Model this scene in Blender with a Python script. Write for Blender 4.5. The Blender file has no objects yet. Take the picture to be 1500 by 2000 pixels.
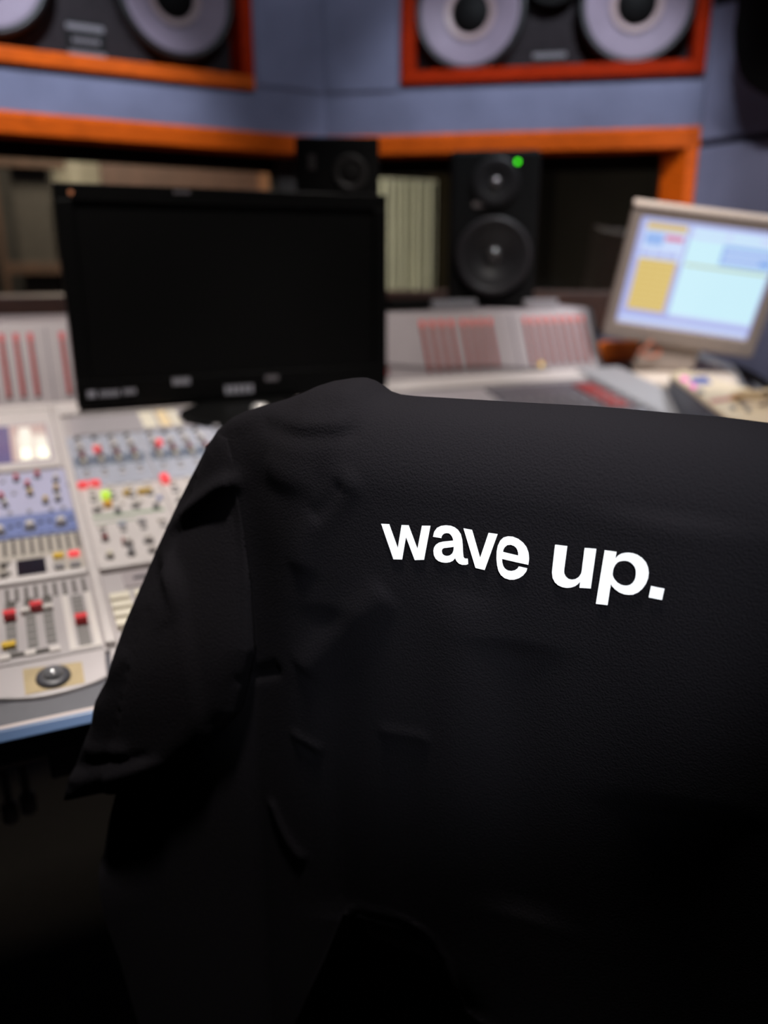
import bpy, bmesh, math, random
import numpy as np
from mathutils import Vector, Matrix, geometry
random.seed(7)
scene = bpy.context.scene
COL = scene.collection
R_ = math.radians

# ------------------------------------------------------------------ camera
CZ = 1.30                                   # eye height of the phone
YAW, PITCH, FPX = R_(25.0), R_(17.3), 1545.0
cam_d = bpy.data.cameras.new('camera'); cam = bpy.data.objects.new('camera', cam_d); COL.objects.link(cam)
cam.location = (0, 0, CZ)
cam.rotation_euler = (R_(90) - PITCH, 0, -YAW)
cam_d.sensor_fit = 'VERTICAL'; cam_d.sensor_height = 36.0; cam_d.sensor_width = 27.0
cam_d.lens = FPX / 2000 * 36
cam_d.clip_start = 0.02
cam_d.dof.use_dof = True
cam_d.dof.focus_distance = 0.665
cam_d.dof.aperture_fstop = 2.25
scene.camera = cam

# ------------------------------------------------------------------ world, light, exposure
w = bpy.data.worlds.new('world'); scene.world = w; w.use_nodes = True
w.node_tree.nodes['Background'].inputs[0].default_value = (0.5, 0.55, 0.8, 1)
w.node_tree.nodes['Background'].inputs[1].default_value = 0.004
scene.view_settings.view_transform = 'Standard'
scene.view_settings.look = 'None'
scene.view_settings.exposure = 0.0
scene.view_settings.gamma = 1.0
scene.view_settings.use_curve_mapping = False
scene.cycles.use_denoising = True
scene.cycles.max_bounces = 6

def spot(loc, target, power, color, angle, blend=0.6, size=0.06):
    d = bpy.data.lights.new('ceiling_spot_light', 'SPOT'); o = bpy.data.objects.new('ceiling_spot_light', d); COL.objects.link(o)
    d.energy = power; d.color = color; d.spot_size = R_(angle); d.spot_blend = blend; d.shadow_soft_size = size
    o.location = loc
    v = Vector(target) - Vector(loc)
    o.rotation_euler = v.to_track_quat('-Z', 'Y').to_euler()
    return o
WARM, NEUT, COOL = (1.0, 0.84, 0.68), (1.0, 0.93, 0.88), (0.80, 0.88, 1.0)
CEIL = 2.75
LAMPS = [  # position, target, power, colour, cone, blend, radius
    ((-0.05, 1.26, CEIL-.04), (0.08, 1.62, 0.9), 128, NEUT, 58),
    (( 1.05, 1.20, CEIL-.04), (1.15, 1.65, 0.9), 95, NEUT, 62),
    ((-0.05, 1.95, CEIL-.04), (0.05, 2.81, 1.75), 150, COOL, 62),
    (( 1.55, 1.60, CEIL-.04), (1.72, 2.45, 1.75), 105, COOL, 62),
    (( 0.80, 1.55, CEIL-.04), (1.05, 2.88, 1.85), 34, COOL, 70),  # added fill on the wall crease between the two cabinets
    (( 0.13, 0.40, CEIL-.04), (0.27, 0.61, 1.18), 290, NEUT, 31, 1.0),  # added over the chair to skim the top of the shirt
    (( 0.05,-1.30, CEIL-.04), (0.40, 0.50, 1.145), 690, (.88, .93, 1.0), 13.2, 1.0),  # added behind the camera to brighten the shirt lettering
    (( 1.50, 0.35, CEIL-.04), (1.98, 1.75, 1.25), 190, (.97, .96, 1.0), 40),  # added to brighten the side wall and the monitor foot
]
for l in LAMPS: spot(*l)

# ------------------------------------------------------------------ camera geometry used to take measures off the photograph
Fh = (math.sin(YAW), math.cos(YAW)); Rt = (math.cos(YAW), -math.sin(YAW))
def ray(px, py):
    dx, dy = px-750, 1000-py
    h = FPX*math.cos(PITCH)+dy*math.sin(PITCH); z = dy*math.cos(PITCH)-FPX*math.sin(PITCH)
    return Vector((Fh[0]*h+Rt[0]*dx, Fh[1]*h+Rt[1]*dx, z))
ORG = Vector((0, 0, CZ))
def at(px, py, Y):
    r = ray(px, py); return ORG + r*(Y/r.y)
SL = R_(12); TS = math.tan(SL)
Y0, Z0 = 0.93, CZ-.52                        # front edge line of the console top
XV = Vector((1, 0, 0)); VV = Vector((0, math.cos(SL), math.sin(SL))); NV = Vector((0, -math.sin(SL), math.cos(SL)))
def S(x, v, n=0.0): return Vector((x, Y0, Z0)) + VV*v + NV*n
def Spx(px, py):
    r = ray(px, py); t = (-.52-TS*Y0)/(r.z-TS*r.y)
    p = r*t; return p.x, (p.y-Y0)/math.cos(SL)

# ------------------------------------------------------------------ materials
MATS = {}
def mat(name, col, rough=0.5, metal=0.0, spec=0.5, noise=0.0, nscale=40, bump=0.0, bscale=200, emit=None, estr=0.0, sheen=0.0, coat=0.0, col2=None, stretch=None, bdist=0.001):
    if name in MATS: return MATS[name]
    m = bpy.data.materials.new(name); m.use_nodes = True; nt = m.node_tree; b = nt.nodes['Principled BSDF']
    b.inputs['Base Color'].default_value = (*col, 1); b.inputs['Roughness'].default_value = rough
    b.inputs['Metallic'].default_value = metal; b.inputs['Specular IOR Level'].default_value = spec
    if coat: b.inputs['Coat Weight'].default_value = coat; b.inputs['Coat Roughness'].default_value = 0.12
    if sheen: b.inputs['Sheen Weight'].default_value = sheen; b.inputs['Sheen Roughness'].default_value = 0.5
    if emit: b.inputs['Emission Color'].default_value = (*emit, 1); b.inputs['Emission Strength'].default_value = estr
    tc = nt.nodes.new('ShaderNodeTexCoord'); vec = tc.outputs['Object']
    if stretch:
        mp = nt.nodes.new('ShaderNodeMapping'); mp.inputs['Scale'].default_value = stretch
        nt.links.new(vec, mp.inputs['Vector']); vec = mp.outputs['Vector']
    if noise or col2:
        n = nt.nodes.new('ShaderNodeTexNoise'); n.inputs['Scale'].default_value = nscale; n.inputs['Detail'].default_value = 6
        nt.links.new(vec, n.inputs['Vector'])
        mx = nt.nodes.new('ShaderNodeMix'); mx.data_type = 'RGBA'
        c2 = col2 if col2 else tuple(c*(1-noise) for c in col)
        mx.inputs[6].default_value = (*col, 1); mx.inputs[7].default_value = (*c2, 1)
        cr = nt.nodes.new('ShaderNodeMapRange'); cr.inputs['From Min'].default_value = .35; cr.inputs['From Max'].default_value = .65
        nt.links.new(n.outputs['Fac'], cr.inputs['Value']); nt.links.new(cr.outputs['Result'], mx.inputs[0])
        nt.links.new(mx.outputs[2], b.inputs['Base Color'])
    if bump:
        n2 = nt.nodes.new('ShaderNodeTexNoise'); n2.inputs['Scale'].default_value = bscale; n2.inputs['Detail'].default_value = 4
        nt.links.new(vec, n2.inputs['Vector'])
        bp = nt.nodes.new('ShaderNodeBump'); bp.inputs['Strength'].default_value = bump; bp.inputs['Distance'].default_value = bdist
        nt.links.new(n2.outputs['Fac'], bp.inputs['Height']); nt.links.new(bp.outputs['Normal'], b.inputs['Normal'])
    MATS[name] = m; return m
fabric_wall = mat('blue_grey_wall_fabric', (.20, .205, .30), .95, spec=.1, noise=.22, nscale=5, bump=.4, bscale=500)
wood = mat('varnished_red_orange_wood', (.66, .100, .004), .38, spec=.2, noise=.30, nscale=9, stretch=(2, 2, 14))
wood_deep = mat('varnished_deep_red_wood', (.36, .022, .003), .5, spec=.03, noise=.30, nscale=9, stretch=(2, 2, 14))
black = mat('matt_black', (.0035, .0032, .0032), .7, spec=.12, noise=.2)
gloss_black = mat('gloss_black_plastic', (.003, .003, .003), .35, spec=.18)
screen_off = mat('dark_screen', (.0015, .0015, .0015), .35, spec=.1)
baffle = mat('charcoal_speaker_baffle', (.022, .018, .020), .8, spec=.1, noise=.2)
cone_m = mat('mauve_grey_paper_cone', (.225, .178, .228), .6, spec=.25, noise=.12, nscale=12)
cone_ring = mat('pale_cone_ring', (.32, .23, .23), .5)
rubber = mat('black_rubber', (.008, .008, .009), .45, spec=.4)
console_m = mat('warm_grey_console_paint', (.52, .48, .48), .42, noise=.08, nscale=8, bump=.1)
console_lt = mat('pale_grey_console_trim', (.68, .63, .61), .38, noise=.05)
bridge_m = mat('grey_meter_bridge_paint', (.42, .37, .38), .45, noise=.08, nscale=8)
dgrey = mat('dark_grey_armrest', (.085, .085, .10), .5, noise=.12)
navy = mat('navy_front_vinyl', (.022, .030, .070), .45, noise=.2)
blue_trim = mat('blue_trim', (.10, .17, .32), .35)
lav = mat('lavender_panel', (.50, .50, .68), .45, noise=.05)
bluep = mat('blue_panel', (.20, .25, .50), .45, noise=.08)
beige_p = mat('beige_panel', (.54, .49, .43), .45, noise=.06)
pale_p = mat('pale_blue_grey_panel', (.46, .48, .56), .45, noise=.10, nscale=20)
slot_m = mat('dark_slot', (.10, .09, .08), .6)
white_pl = mat('white_plastic', (.75, .70, .66), .35)
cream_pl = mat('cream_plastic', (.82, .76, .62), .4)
red_pl = mat('red_plastic', (.85, .06, .07), .35)
red_btn = mat('lit_red_button', (.85, .06, .07), .35, emit=(1, .08, .09), estr=.5)
yel_pl = mat('yellow_plastic', (.80, .52, .05), .35)
grn_btn = mat('lit_green_button', (.5, .8, .05), .35, emit=(.55, .9, .08), estr=.5)
org_btn = mat('amber_button', (.85, .45, .06), .35)
dkred_pl = mat('dark_red_plastic', (.30, .05, .05), .4)
dk_pl = mat('dark_grey_plastic', (.06, .06, .07), .4)
mid_pl = mat('mid_grey_plastic', (.28, .27, .28), .4)
chrome = mat('chrome', (.85, .83, .80), .3, metal=.6)
lcd_dark = mat('dark_lcd', (.01, .012, .02), .15)
beige_case = mat('aged_beige_plastic', (.52, .42, .34), .45, noise=.06)
beige_bez = mat('taupe_monitor_bezel', (.32, .26, .22), .5, noise=.06)

em_ = lambda n, c, s: mat(n, (0.02, .02, .02), .3, emit=c, estr=s)
# ------------------------------------------------------------------ object helpers
def wmat(o):
    b = Matrix.LocRotScale(o.location, o.rotation_euler, o.scale)
    if o.parent is None: return b
    return wmat(o.parent) @ o.matrix_parent_inverse @ b
def setp(o, p):
    o.parent = p; o.matrix_parent_inverse = wmat(p).inverted()
def tag(o, label=None, cat=None, group=None, kind=None):
    if label: o['label'] = label
    if cat: o['category'] = cat
    if group: o['group'] = group
    if kind: o['kind'] = kind
    return o
def thing(name, label, cat, loc, group=None):
    o = bpy.data.objects.new(name, None); COL.objects.link(o); o.location = loc; o.empty_display_size = .05
    return tag(o, label, cat, group)
class MB:
    def __init__(s): s.v = []; s.f = []; s.m = []; s.mi = 0
    def add(s, vs, fs):
        k = len(s.v); s.v += [Vector(p) for p in vs]
        for f in fs: s.f.append([i+k for i in f]); s.m.append(s.mi)
    def box(s, c, size, ax=(Vector((1,0,0)), Vector((0,1,0)), Vector((0,0,1)))):
        c = Vector(c); h = [ax[i]*(size[i]/2) for i in range(3)]
        vs = [c + h[0]*a + h[1]*b + h[2]*d for a in (-1,1) for b in (-1,1) for d in (-1,1)]
        s.add(vs, [(0,1,3,2),(4,6,7,5),(0,4,5,1),(2,3,7,6),(0,2,6,4),(1,5,7,3)])
    def prism(s, poly, ext):
        n = len(poly); e = Vector(ext); vs = [Vector(p) for p in poly]+[Vector(p)+e for p in poly]
        s.add(vs, [tuple(range(n))[::-1], tuple(range(n, 2*n))]+[(i, (i+1) % n, n+(i+1) % n, n+i) for i in range(n)])
    def lathe(s, prof, c, ax, seg=32, ref=None, caps=(True, True)):
        """prof: list of (radius, height along ax)"""
        ax = Vector(ax).normalized(); a = ax.orthogonal().normalized() if ref is None else ref; b = ax.cross(a); c = Vector(c)
        vs = []
        for r, h in prof:
            for i in range(seg):
                t = 2*math.pi*i/seg; vs.append(c+ax*h+(a*math.cos(t)+b*math.sin(t))*r)
        fs = []
        for j in range(len(prof)-1):
            for i in range(seg):
                k = (i+1) % seg; fs.append((j*seg+i, j*seg+k, (j+1)*seg+k, (j+1)*seg+i))
        if caps[0]: fs.append(tuple(range(seg))[::-1])
        if caps[1]: fs.append(tuple((len(prof)-1)*seg+i for i in range(seg)))
        s.add(vs, fs)
    def tube(s, pts, r, seg=8):
        pts = [Vector(p) for p in pts]; vs = []; n = len(pts); up = Vector((0.1, 0.2, 1)).normalized()
        for i, p in enumerate(pts):
            t = (pts[min(i+1, n-1)]-pts[max(i-1, 0)]).normalized(); a = t.cross(up).normalized(); b = t.cross(a)
            for k in range(seg):
                q = 2*math.pi*k/seg; vs.append(p+(a*math.cos(q)+b*math.sin(q))*r)
        fs = [(i*seg+k, i*seg+(k+1) % seg, (i+1)*seg+(k+1) % seg, (i+1)*seg+k) for i in range(n-1) for k in range(seg)]
        fs += [tuple(range(seg)), tuple((n-1)*seg+k for k in range(seg))]
        s.add(vs, fs)
    def build(s, name, mats, parent=None, bevel=0, smooth=False, origin=None, seg=2):
        if not isinstance(mats, (list, tuple)): mats = [mats]
        if origin is None:
            xs = [p.x for p in s.v]; ys = [p.y for p in s.v]; zs = [p.z for p in s.v]
            origin = Vector(((min(xs)+max(xs))/2, (min(ys)+max(ys))/2, min(zs)))
        me = bpy.data.meshes.new(name); me.from_pydata([tuple(p-origin) for p in s.v], [], s.f)
        for m in mats: me.materials.append(m)
        for p, k in zip(me.polygons, s.m): p.material_index = k; p.use_smooth = smooth
        bm = bmesh.new(); bm.from_mesh(me); bmesh.ops.recalc_face_normals(bm, faces=bm.faces); bm.to_mesh(me); bm.free()
        o = bpy.data.objects.new(name, me); COL.objects.link(o); o.location = origin
        if bevel:
            md = o.modifiers.new('bevel', 'BEVEL'); md.width = bevel; md.segments = seg; md.limit_method = 'ANGLE'; md.angle_limit = R_(40)
        if parent is not None: setp(o, parent)
        return o
def boxo(name, m, c, size, parent=None, bevel=0, ax=None):
    b = MB()
    if ax: b.box(c, size, ax)
    else: b.box(c, size)
    return b.build(name, m, parent, bevel)
def struct(o): o['kind'] = 'structure'; return o

# ------------------------------------------------------------------ room shell
dark_wall = mat('dark_wall_paint', (.035, .033, .038), .9, noise=.2, nscale=3)
floor_m = mat('dark_carpet', (.018, .012, .011), .95, noise=.3, nscale=60, bump=.5, bscale=400)
ceil_m = mat('dark_ceiling_tiles', (.05, .05, .055), .9, noise=.15, nscale=4)
struct(boxo('floor', floor_m, (.6, 1.6, -.05), (6.6, 8.2, .1)))
struct(boxo('ceiling', ceil_m, (.6, 1.6, CEIL+.05), (6.6, 8.2, .1)))
struct(boxo('wall_back', dark_wall, (0, -2.35, CEIL/2), (5.2, .1, CEIL)))
struct(boxo('wall_left', dark_wall, (-2.45, .2, CEIL/2), (.1, 5.2, CEIL)))

# the two angled front wall planes meet at a crease
D = 3.1
def cam2w(lat, fwd): return Vector((Rt[0]*lat+Fh[0]*fwd, Rt[1]*lat+Fh[1]*fwd, 0))
CR = cam2w(-.067*D, D)
def wframe(az):
    a = R_(az); u = cam2w(math.sin(a), math.cos(a)); n = Vector((u.y, -u.x, 0))   # n points to the room
    return u, n
UL, NL = wframe(60); UR, NR = wframe(100)
if NL.y > 0: NL = -NL
if NR.y > 0: NR = -NR
Zup = Vector((0, 0, 1))
def WP(side, s, z, out=0.0):
    u, n = (UL, NL) if side == 'L' else (UR, NR)
    return CR + u*s + n*out + Zup*(CZ+z)
def wbox(mb, side, s0, s1, z0, z1, o0, o1):
    u, n = (UL, NL) if side == 'L' else (UR, NR)
    c = WP(side, (s0+s1)/2, (z0+z1)/2, (o0+o1)/2)
    mb.box(c, (abs(s1-s0), abs(z1-z0), abs(o1-o0)), (u, Zup, n))
TOPZ = CEIL-CZ
def frontwall(side, name, e0, e1, c0, c1, w0, w1):
    """e: wall extent, c: speaker opening, w: window opening (along s)"""
    m = MB()
    wbox(m, side, e0, e1, .432, .60, -.20, 0)                   # band between window and speakers
    wbox(m, side, e0, e1, 1.12, TOPZ, -.20, 0)
    wbox(m, side, e0, c0, .60, 1.12, -.20, 0) if abs(c0-e0) > .01 else None
    wbox(m, side, c1, e1, .60, 1.12, -.20, 0) if abs(e1-c1) > .01 else None
    wbox(m, side, e0, e1, -CZ, -.22, -.20, 0)
    if side == 'L': wbox(m, side, e0, w0, -.22, .432, -.20, 0)
    else: wbox(m, side, w1, e1, -.22, .432, -.20, 0)
    return struct(m.build(name, fabric_wall))
frontwall('L', 'wall_front', -3.55, .02, -1.262, -.272, -2.6, 0)
frontwall('R', 'wall_front_right', -.02, 1.275, .277, 1.262, 0, 1.275)
# fabric seams: slightly raised upholstered panels
m = MB(); wbox(m, 'L', -.255, -.004, .578, TOPZ, 0, .008); struct(m.build('trim_3', fabric_wall, bevel=.004))
m = MB(); wbox(m, 'R', .004, .262, .578, TOPZ, 0, .008); struct(m.build('trim_4', fabric_wall, bevel=.004))
# right-hand side wall from the corner towards the viewer
RC = WP('R', 1.275, 0); RC.z = 0
dS = cam2w(math.sin(R_(147)), math.cos(R_(147))); nS = Vector((-dS.y, dS.x, 0)); nS = nS if nS.x < 0 else -nS
def sidep(t, z, out=0): return RC + dS*t + nS*out + Zup*(CZ+z)
seam_m = mat('black_seam', (.004, .004, .005), .8)
m = MB(); m.box(sidep(2.2, (TOPZ-CZ)/2, -.06), (4.5, CEIL, .08), (dS, Zup, nS)); struct(m.build('wall_right', seam_m))
for nm, z0, z1 in (('trim_5', .392, .782), ('trim_6', -CZ, .374)):
    m = MB(); m.box(sidep(2.22, (z0+z1)/2, -.005), (4.42, z1-z0, .035), (dS, Zup, nS)); struct(m.build(nm, fabric_wall, bevel=.004))
m = MB(); m.box(sidep(2.22, (.79+TOPZ)/2, -.005), (4.42, TOPZ-.79, .035), (dS, Zup, nS)); struct(m.build('trim_7', black))

# ------------------------------------------------------------------ wood frames
def strip(mb, pts_a, pts_b):
    """loft of two cross sections"""
    n = len(pts_a); mb.add(list(pts_a)+list(pts_b), [tuple(range(n)), tuple(range(n, 2*n))[::-1]]+[(i, n+i, n+(i+1) % n, (i+1) % n) for i in range(n)])
def rail_bottom_sec(side, s_, zt, h, o=.014, back=-.06, dz=0.0):
    # closed section with a rounded outer lip
    return [WP(side, s_, zt, -.02), WP(side, s_, zt, o-.014), WP(side, s_, zt-.013, o), WP(side, s_, zt-h*.96, o), WP(side, s_, zt-h, o-.008), WP(side, s_, zt-h, back-.05), WP(side, s_, zt, back-.05)]
# window casing: left rail, right rail, right post, sill
wf = thing('window_casing', 'long orange varnished wood casing around the control room window below the blue band', 'window frame', WP('L', 0, -.22))
m = MB(); strip(m, rail_bottom_sec('L', -2.6, .437, .064), rail_bottom_sec('L', .0, .437, .064)); m.build('top_rail', wood, wf)
m = MB(); strip(m, rail_bottom_sec('R', .0, .440, .066), rail_bottom_sec('R', 1.277, .440, .066)); m.build('top_rail', wood, wf)
def post_sec(z, ins=0.105):
    return [WP('R', 1.277, z, -.02), WP('R', 1.277, z, .010), WP('R', 1.271, z, .014), WP('R', 1.24, z, .014), WP('R', 1.277-ins, z, -.06), WP('R', 1.277-ins, z, -.11), WP('R', 1.277, z, -.11)]
m = MB(); strip(m, post_sec(-.22), post_sec(.4395)); m.build('side_post', wood, wf)
brown_w = mat('dark_brown_wood', (.060, .022, .012), .5, noise=.4, nscale=10, stretch=(2, 2, 12))
m = MB(); wbox(m, 'R', 0.0, 1.20, -.22, -.09, -.16, .03); m.build('sill', brown_w, wf, bevel=.004)
m = MB(); wbox(m, 'L', -2.6, 0.0, -.22, -.09, -.16, .03); m.build('sill', brown_w, wf, bevel=.004)
m = MB(); wbox(m, 'L', -.16, .0, -.09, .375, -.16, -.08); m.build('mullion', mat('dark_mullion', (.025, .018, .014), .6), wf, bevel=.004)
m = MB(); wbox(m, 'L', -2.6, -.16, .325, .377, -.16, -.10); m.build('inner_head', black, wf)
m = MB(); wbox(m, 'R', 0, 1.17, .325, .377, -.16, -.10); m.build('inner_head', black, wf)
gl = bpy.data.materials.new('window_glass'); gl.use_nodes = True; nt = gl.node_tree; nt.nodes.clear()
out = nt.nodes.new('ShaderNodeOutputMaterial'); mx = nt.nodes.new('ShaderNodeMixShader'); tr = nt.nodes.new('ShaderNodeBsdfTransparent'); gs = nt.nodes.new('ShaderNodeBsdfGlossy')
tr.inputs[0].default_value = (.85, .87, .85, 1); gs.inputs['Roughness'].default_value = .03; mx.inputs[0].default_value = .07
nt.links.new(tr.outputs[0], mx.inputs[1]); nt.links.new(gs.outputs[0], mx.inputs[2]); nt.links.new(mx.outputs[0], out.inputs[0])
m = MB(); wbox(m, 'L', -2.6, -.16, -.09, .325, -.138, -.13); struct(m.build('window_1', gl))
m = MB(); wbox(m, 'R', .0, 1.172, -.09, .325, -.138, -.13); struct(m.build('window_2', gl))

# ------------------------------------------------------------------ soffit monitors
def soffit(side, s0, s1, zb, centers, label, wmL, wmB):
    u, n = (UL, NL) if side == 'L' else (UR, NR)
    zt = zb+.54; t = .042
    th = thing('soffit_monitor', label, 'loudspeaker', WP(side, (s0+s1)/2, zb), 'wood framed main monitors built into the front wall')
    for (a, b, c, d, mm) in ((s0, s1, zb, zb+t, wmB), (s0, s1, zt-t, zt, wmB)):
        q = MB(); wbox(q, side, a, b, c, d, -.11, .018); q.build('wood_rail', mm, th, bevel=.004)
    for (a, b) in ((s0, s0+t), (s1-t, s1)):
        q = MB(); wbox(q, side, a, b, zb+t, zt-t, -.11, .018); q.build('wood_stile', wmL, th, bevel=.004)
    q = MB(); wbox(q, side, s0+t, s1-t, zb+t, zt-t, -.18, -.095); q.build('baffle', baffle, th)
    for cs in centers:
        c = WP(side, cs, .826, -.095)
        q = MB(); q.lathe([(.190, 0), (.190, .052), (.184, .058), (.176, .060), (.169, .056), (.166, .050), (.166, 0)], c, n, 56); rg = q.build('surround', rubber, th, smooth=True)
        q = MB(); prof = [(.1675, .052), (.160, .054), (.156, .051)]+[(.156-.100*k/8, .051-.006*(k/8)-.040*(k/8)**1.1) for k in range(1, 9)]
        q.lathe(prof, c, n, 56, caps=(False, True)); q.build('cone', cone_m, th, smooth=True)
        q = MB(); q.lathe([(.086, .0300), (.080, .0270), (.064, .0190)], c, n, 40, caps=(False, False)); q.build('cone_ring', cone_ring, th, smooth=True)
        q = MB(); q.lathe([(.066, .005), (.064, .022), (.050, .034), (.026, .043), (.002, .045)], c, n, 32); q.build('dust_cap', black, th, smooth=True)
    # horn flare between and above the woofers
    cs = (centers[0]+centers[1])/2; c = WP(side, cs, .93, -.095)
    q = MB(); q.lathe([(.105, .0), (.105, .046), (.098, .050), (.08, .040), (.05, .015), (.03, .005), (.002, .005)], c, n, 40, ref=u); q.build('horn', black, th, smooth=True)
    # maker plate
    zc = .668 if side == 'L' else .652; cs = cs if side == 'L' else cs
    q = MB(); wbox(q, side, cs-.058, cs+.058, zc-.052, zc+.052, -.095, -.090); pl = q.build('name_plate', gloss_black, th)
    q = MB()
    wbox(q, side, cs-.056, cs+.056, zc+.028, zc+.044, -.090, -.088); wbox(q, side, cs-.056, cs+.056, zc-.044, zc-.030, -.090, -.088)
    for k in range(6): wbox(q, side, cs-.04+k*.014, cs-.031+k*.014, zc-.009, zc+.007, -.090, -.0885)
    q.build('plate_lettering', mat('plate_print', (.13, .12, .135), .5), pl)
    return th
soffit('L', -1.267, -.267, .562, (-.496, -1.062), 'left wood framed main monitor with two mauve woofers, above the black television', wood_deep, wood)
soffit('R', .272, 1.267, .595, (.497, 1.046), 'right wood framed main monitor with two mauve woofers, above the monitor with the green lamp', wood_deep, wood_deep)

# ------------------------------------------------------------------ live room behind the glass
LY = 4.9
lwall = mat('live_room_dark_wall', (.030, .024, .020), .9, noise=.3, nscale=3)
struct(boxo('wall_live_back', lwall, (.6, LY+.3, CEIL/2), (6.6, .1, CEIL)))
struct(boxo('wall_live_left', lwall, (-2.65, 4.1, CEIL/2), (.1, 2.2, CEIL)))
struct(boxo('wall_live_right', lwall, (3.85, 3.6, CEIL/2), (.1, 3.2, CEIL)))
def slab(name, m, px0, py0, px1, py1, Y, t, label, cat, bev=.004, group=None, drop=None):
    a, b = at(px0, py0, Y), at(px1, py1, Y)
    z0 = 0.0 if drop else b.z
    o = boxo(name, m, ((a.x+b.x)/2, Y+t/2, (a.z+z0)/2), (abs(b.x-a.x), t, abs(a.z-z0)), bevel=bev)
    return tag(o, label, cat, group)
curt = mat('pale_green_curtain', (.86, .86, .72), .9, noise=.1, nscale=6)
def curtain(px0, px1, py0, Y, label, m):
    a = at(px0, py0, Y); b = at(px1, py0, Y); n = 60; q = MB(); pts = []
    for k in range(n+1):
        x = a.x+(b.x-a.x)*k/n; pts.append((x, Y+.018*math.sin(k*.9)+.008*math.sin(k*2.3)))
    top = [Vector((x, y, a.z)) for x, y in pts]+[Vector((x, y+.004, a.z)) for x, y in pts[::-1]]
    q.prism([p-Vector((0, 0, a.z-.01)) for p in top], (0, 0, a.z-.01)); o = q.build('curtain', m)
    return tag(o, label, 'curtain')
curtain(738, 850, 348, LY, 'pale green curtain hanging behind the glass between the two near monitors', curt)
slab('door_frame', mat('olive_brown_frame', (.045, .034, .018), .6), 850, 330, 884, 600, LY, .06, 'dark olive brown door frame beside the pale green curtain behind the glass', 'door frame', drop=1)
curtain(98, 191, 309, LY, 'pale beige curtain strip showing above the left corner of the television', mat('pale_beige_curtain', (.40, .36, .29), .9, noise=.1, nscale=6))
slab('wood_panel', mat('brown_panel_a', (.085, .040, .027), .6, noise=.35, nscale=6, stretch=(6, 1, 1)), 191, 316, 512, 400, LY, .05, 'long brown wooden wall panel behind the glass above the television', 'panel', drop=1)
slab('cupboard', mat('brown_panel_b', (.22, .095, .045), .6, noise=.2), 514, 338, 552, 400, LY-.1, .3, 'narrow orange brown cupboard behind the glass left of the ring driver monitor', 'cupboard', drop=1)
bk = at(20, 310, LY-.3); bk2 = at(108, 640, LY-.3)
cab = thing('display_cabinet', 'brown wooden cabinet with shelf seen through the glass at the left edge', 'cabinet', ((bk.x+bk2.x)/2, LY, 0))
cw = mat('cabinet_wood', (.07, .032, .017), .6, noise=.3, nscale=6, stretch=(6, 1, 1)); cw2 = mat('cabinet_panel', (.035, .026, .019), .7, noise=.2)
def cbox(name, mm, px0, py0, px1, py1, y0, t, p):
    a, b = at(px0, py0, y0), at(px1, py1, y0); boxo(name, mm, ((a.x+b.x)/2, y0+t/2, (a.z+b.z)/2), (abs(b.x-a.x), t, abs(a.z-b.z)), p, .003)
cbox('back_panel', cw2, 14, 300, 128, 640, LY-.28, .03, cab); cbox('side_post', cw, -14, 300, 28, 700, LY-.34, .3, cab)
cbox('shelf', cw, 14, 512, 128, 536, LY-.34, .06, cab); cbox('top_board', cw, -14, 300, 128, 330, LY-.34, .06, cab)
slab('speaker_stack', black, -120, 400, 6, 640, LY-.8, .3, 'black box standing behind the glass at the far left edge', 'box', drop=1)
lamp = bpy.data.lights.new('live_room_lamp', 'AREA'); lamp.energy = 85; lamp.color = (1, .88, .72); lamp.size = .5
lo = bpy.data.objects.new('live_room_lamp', lamp); COL.objects.link(lo); lo.location = (.6, 3.9, CEIL-.05)

# ------------------------------------------------------------------ mixing console
con = thing('mixing_console', 'large pale grey mixing console with knobs, faders and a red bargraph meter bridge', 'mixing console', (.35, 1.5, 0))
XL, XR = -1.05, 1.62
def cpart(name, mm, mb, parent=None, bevel=.003, **k): return mb.build(name, mm, parent or con, bevel, **k)
def sbox(mb, x0, x1, v0, v1, n0, n1):
    mb.box(S((x0+x1)/2, (v0+v1)/2, (n0+n1)/2), (abs(x1-x0), abs(v1-v0), abs(n1-n0)), (XV, VV, NV))
# chassis under the sloping top
q = MB(); prof = [S(0, .05, -.012), S(0, 1.06, -.012), Vector((0, 2.0, .78)), Vector((0, 1.25, .62)), Vector((0, 1.0, .68))]
q.prism([p+XV*XL for p in prof], (XR-XL, 0, 0)); cpart('chassis', console_m, q)
# front armrest: rounded lip, dark grey band, pale line, blue line, navy front, drawer box
def prof_x(name, pts, mm, x0=XL, x1=XR, bevel=0.002):
    q = MB(); q.prism([Vector((x0, y, z)) for y, z in pts], (x1-x0, 0, 0)); return cpart(name, mm, q, bevel=bevel)
s0 = S(0, .05)
def yz(px, py, Y): p = at(px, py, Y); return p.z
zA = yz(60, 1366, .972); zB = yz(90, 1395, .945); zB2 = yz(90, 1403, .938); zC = yz(90, 1422, .936); zD = yz(90, 1500, .93); zE = yz(60, 1545, .96)
prof_x('armrest_band', [(.972, zA), (1.05, zA+.012), (1.05, zB-.05), (.95, zB-.02), (.938, zB)], dgrey)
prof_x('armrest_line', [(.938, zB), (.96, zB), (.96, zB2), (.934, zB2)], mat('pink_grey_trim', (.42, .35, .33), .4))
prof_x('armrest_blue_line', [(.933, zB2-.0005), (.96, zB2-.0005), (.96, zC), (.924, zC)], blue_trim)
prof_x('armrest_front', [(.938, zC), (1.05, zC), (1.05, zD), (.955, zD), (.943, zD+.012)], navy, bevel=.006)
prof_x('drawer_front', [(.965, zD), (1.05, zD), (1.05, zE), (.972, zE)], navy, x0=-.02, x1=.9, bevel=.004)
q = MB(); q.box((.02, .962, (zD+zE)/2), (.012, .008, .008)); q.build('drawer_catch', mid_pl, con, .002)
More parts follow.
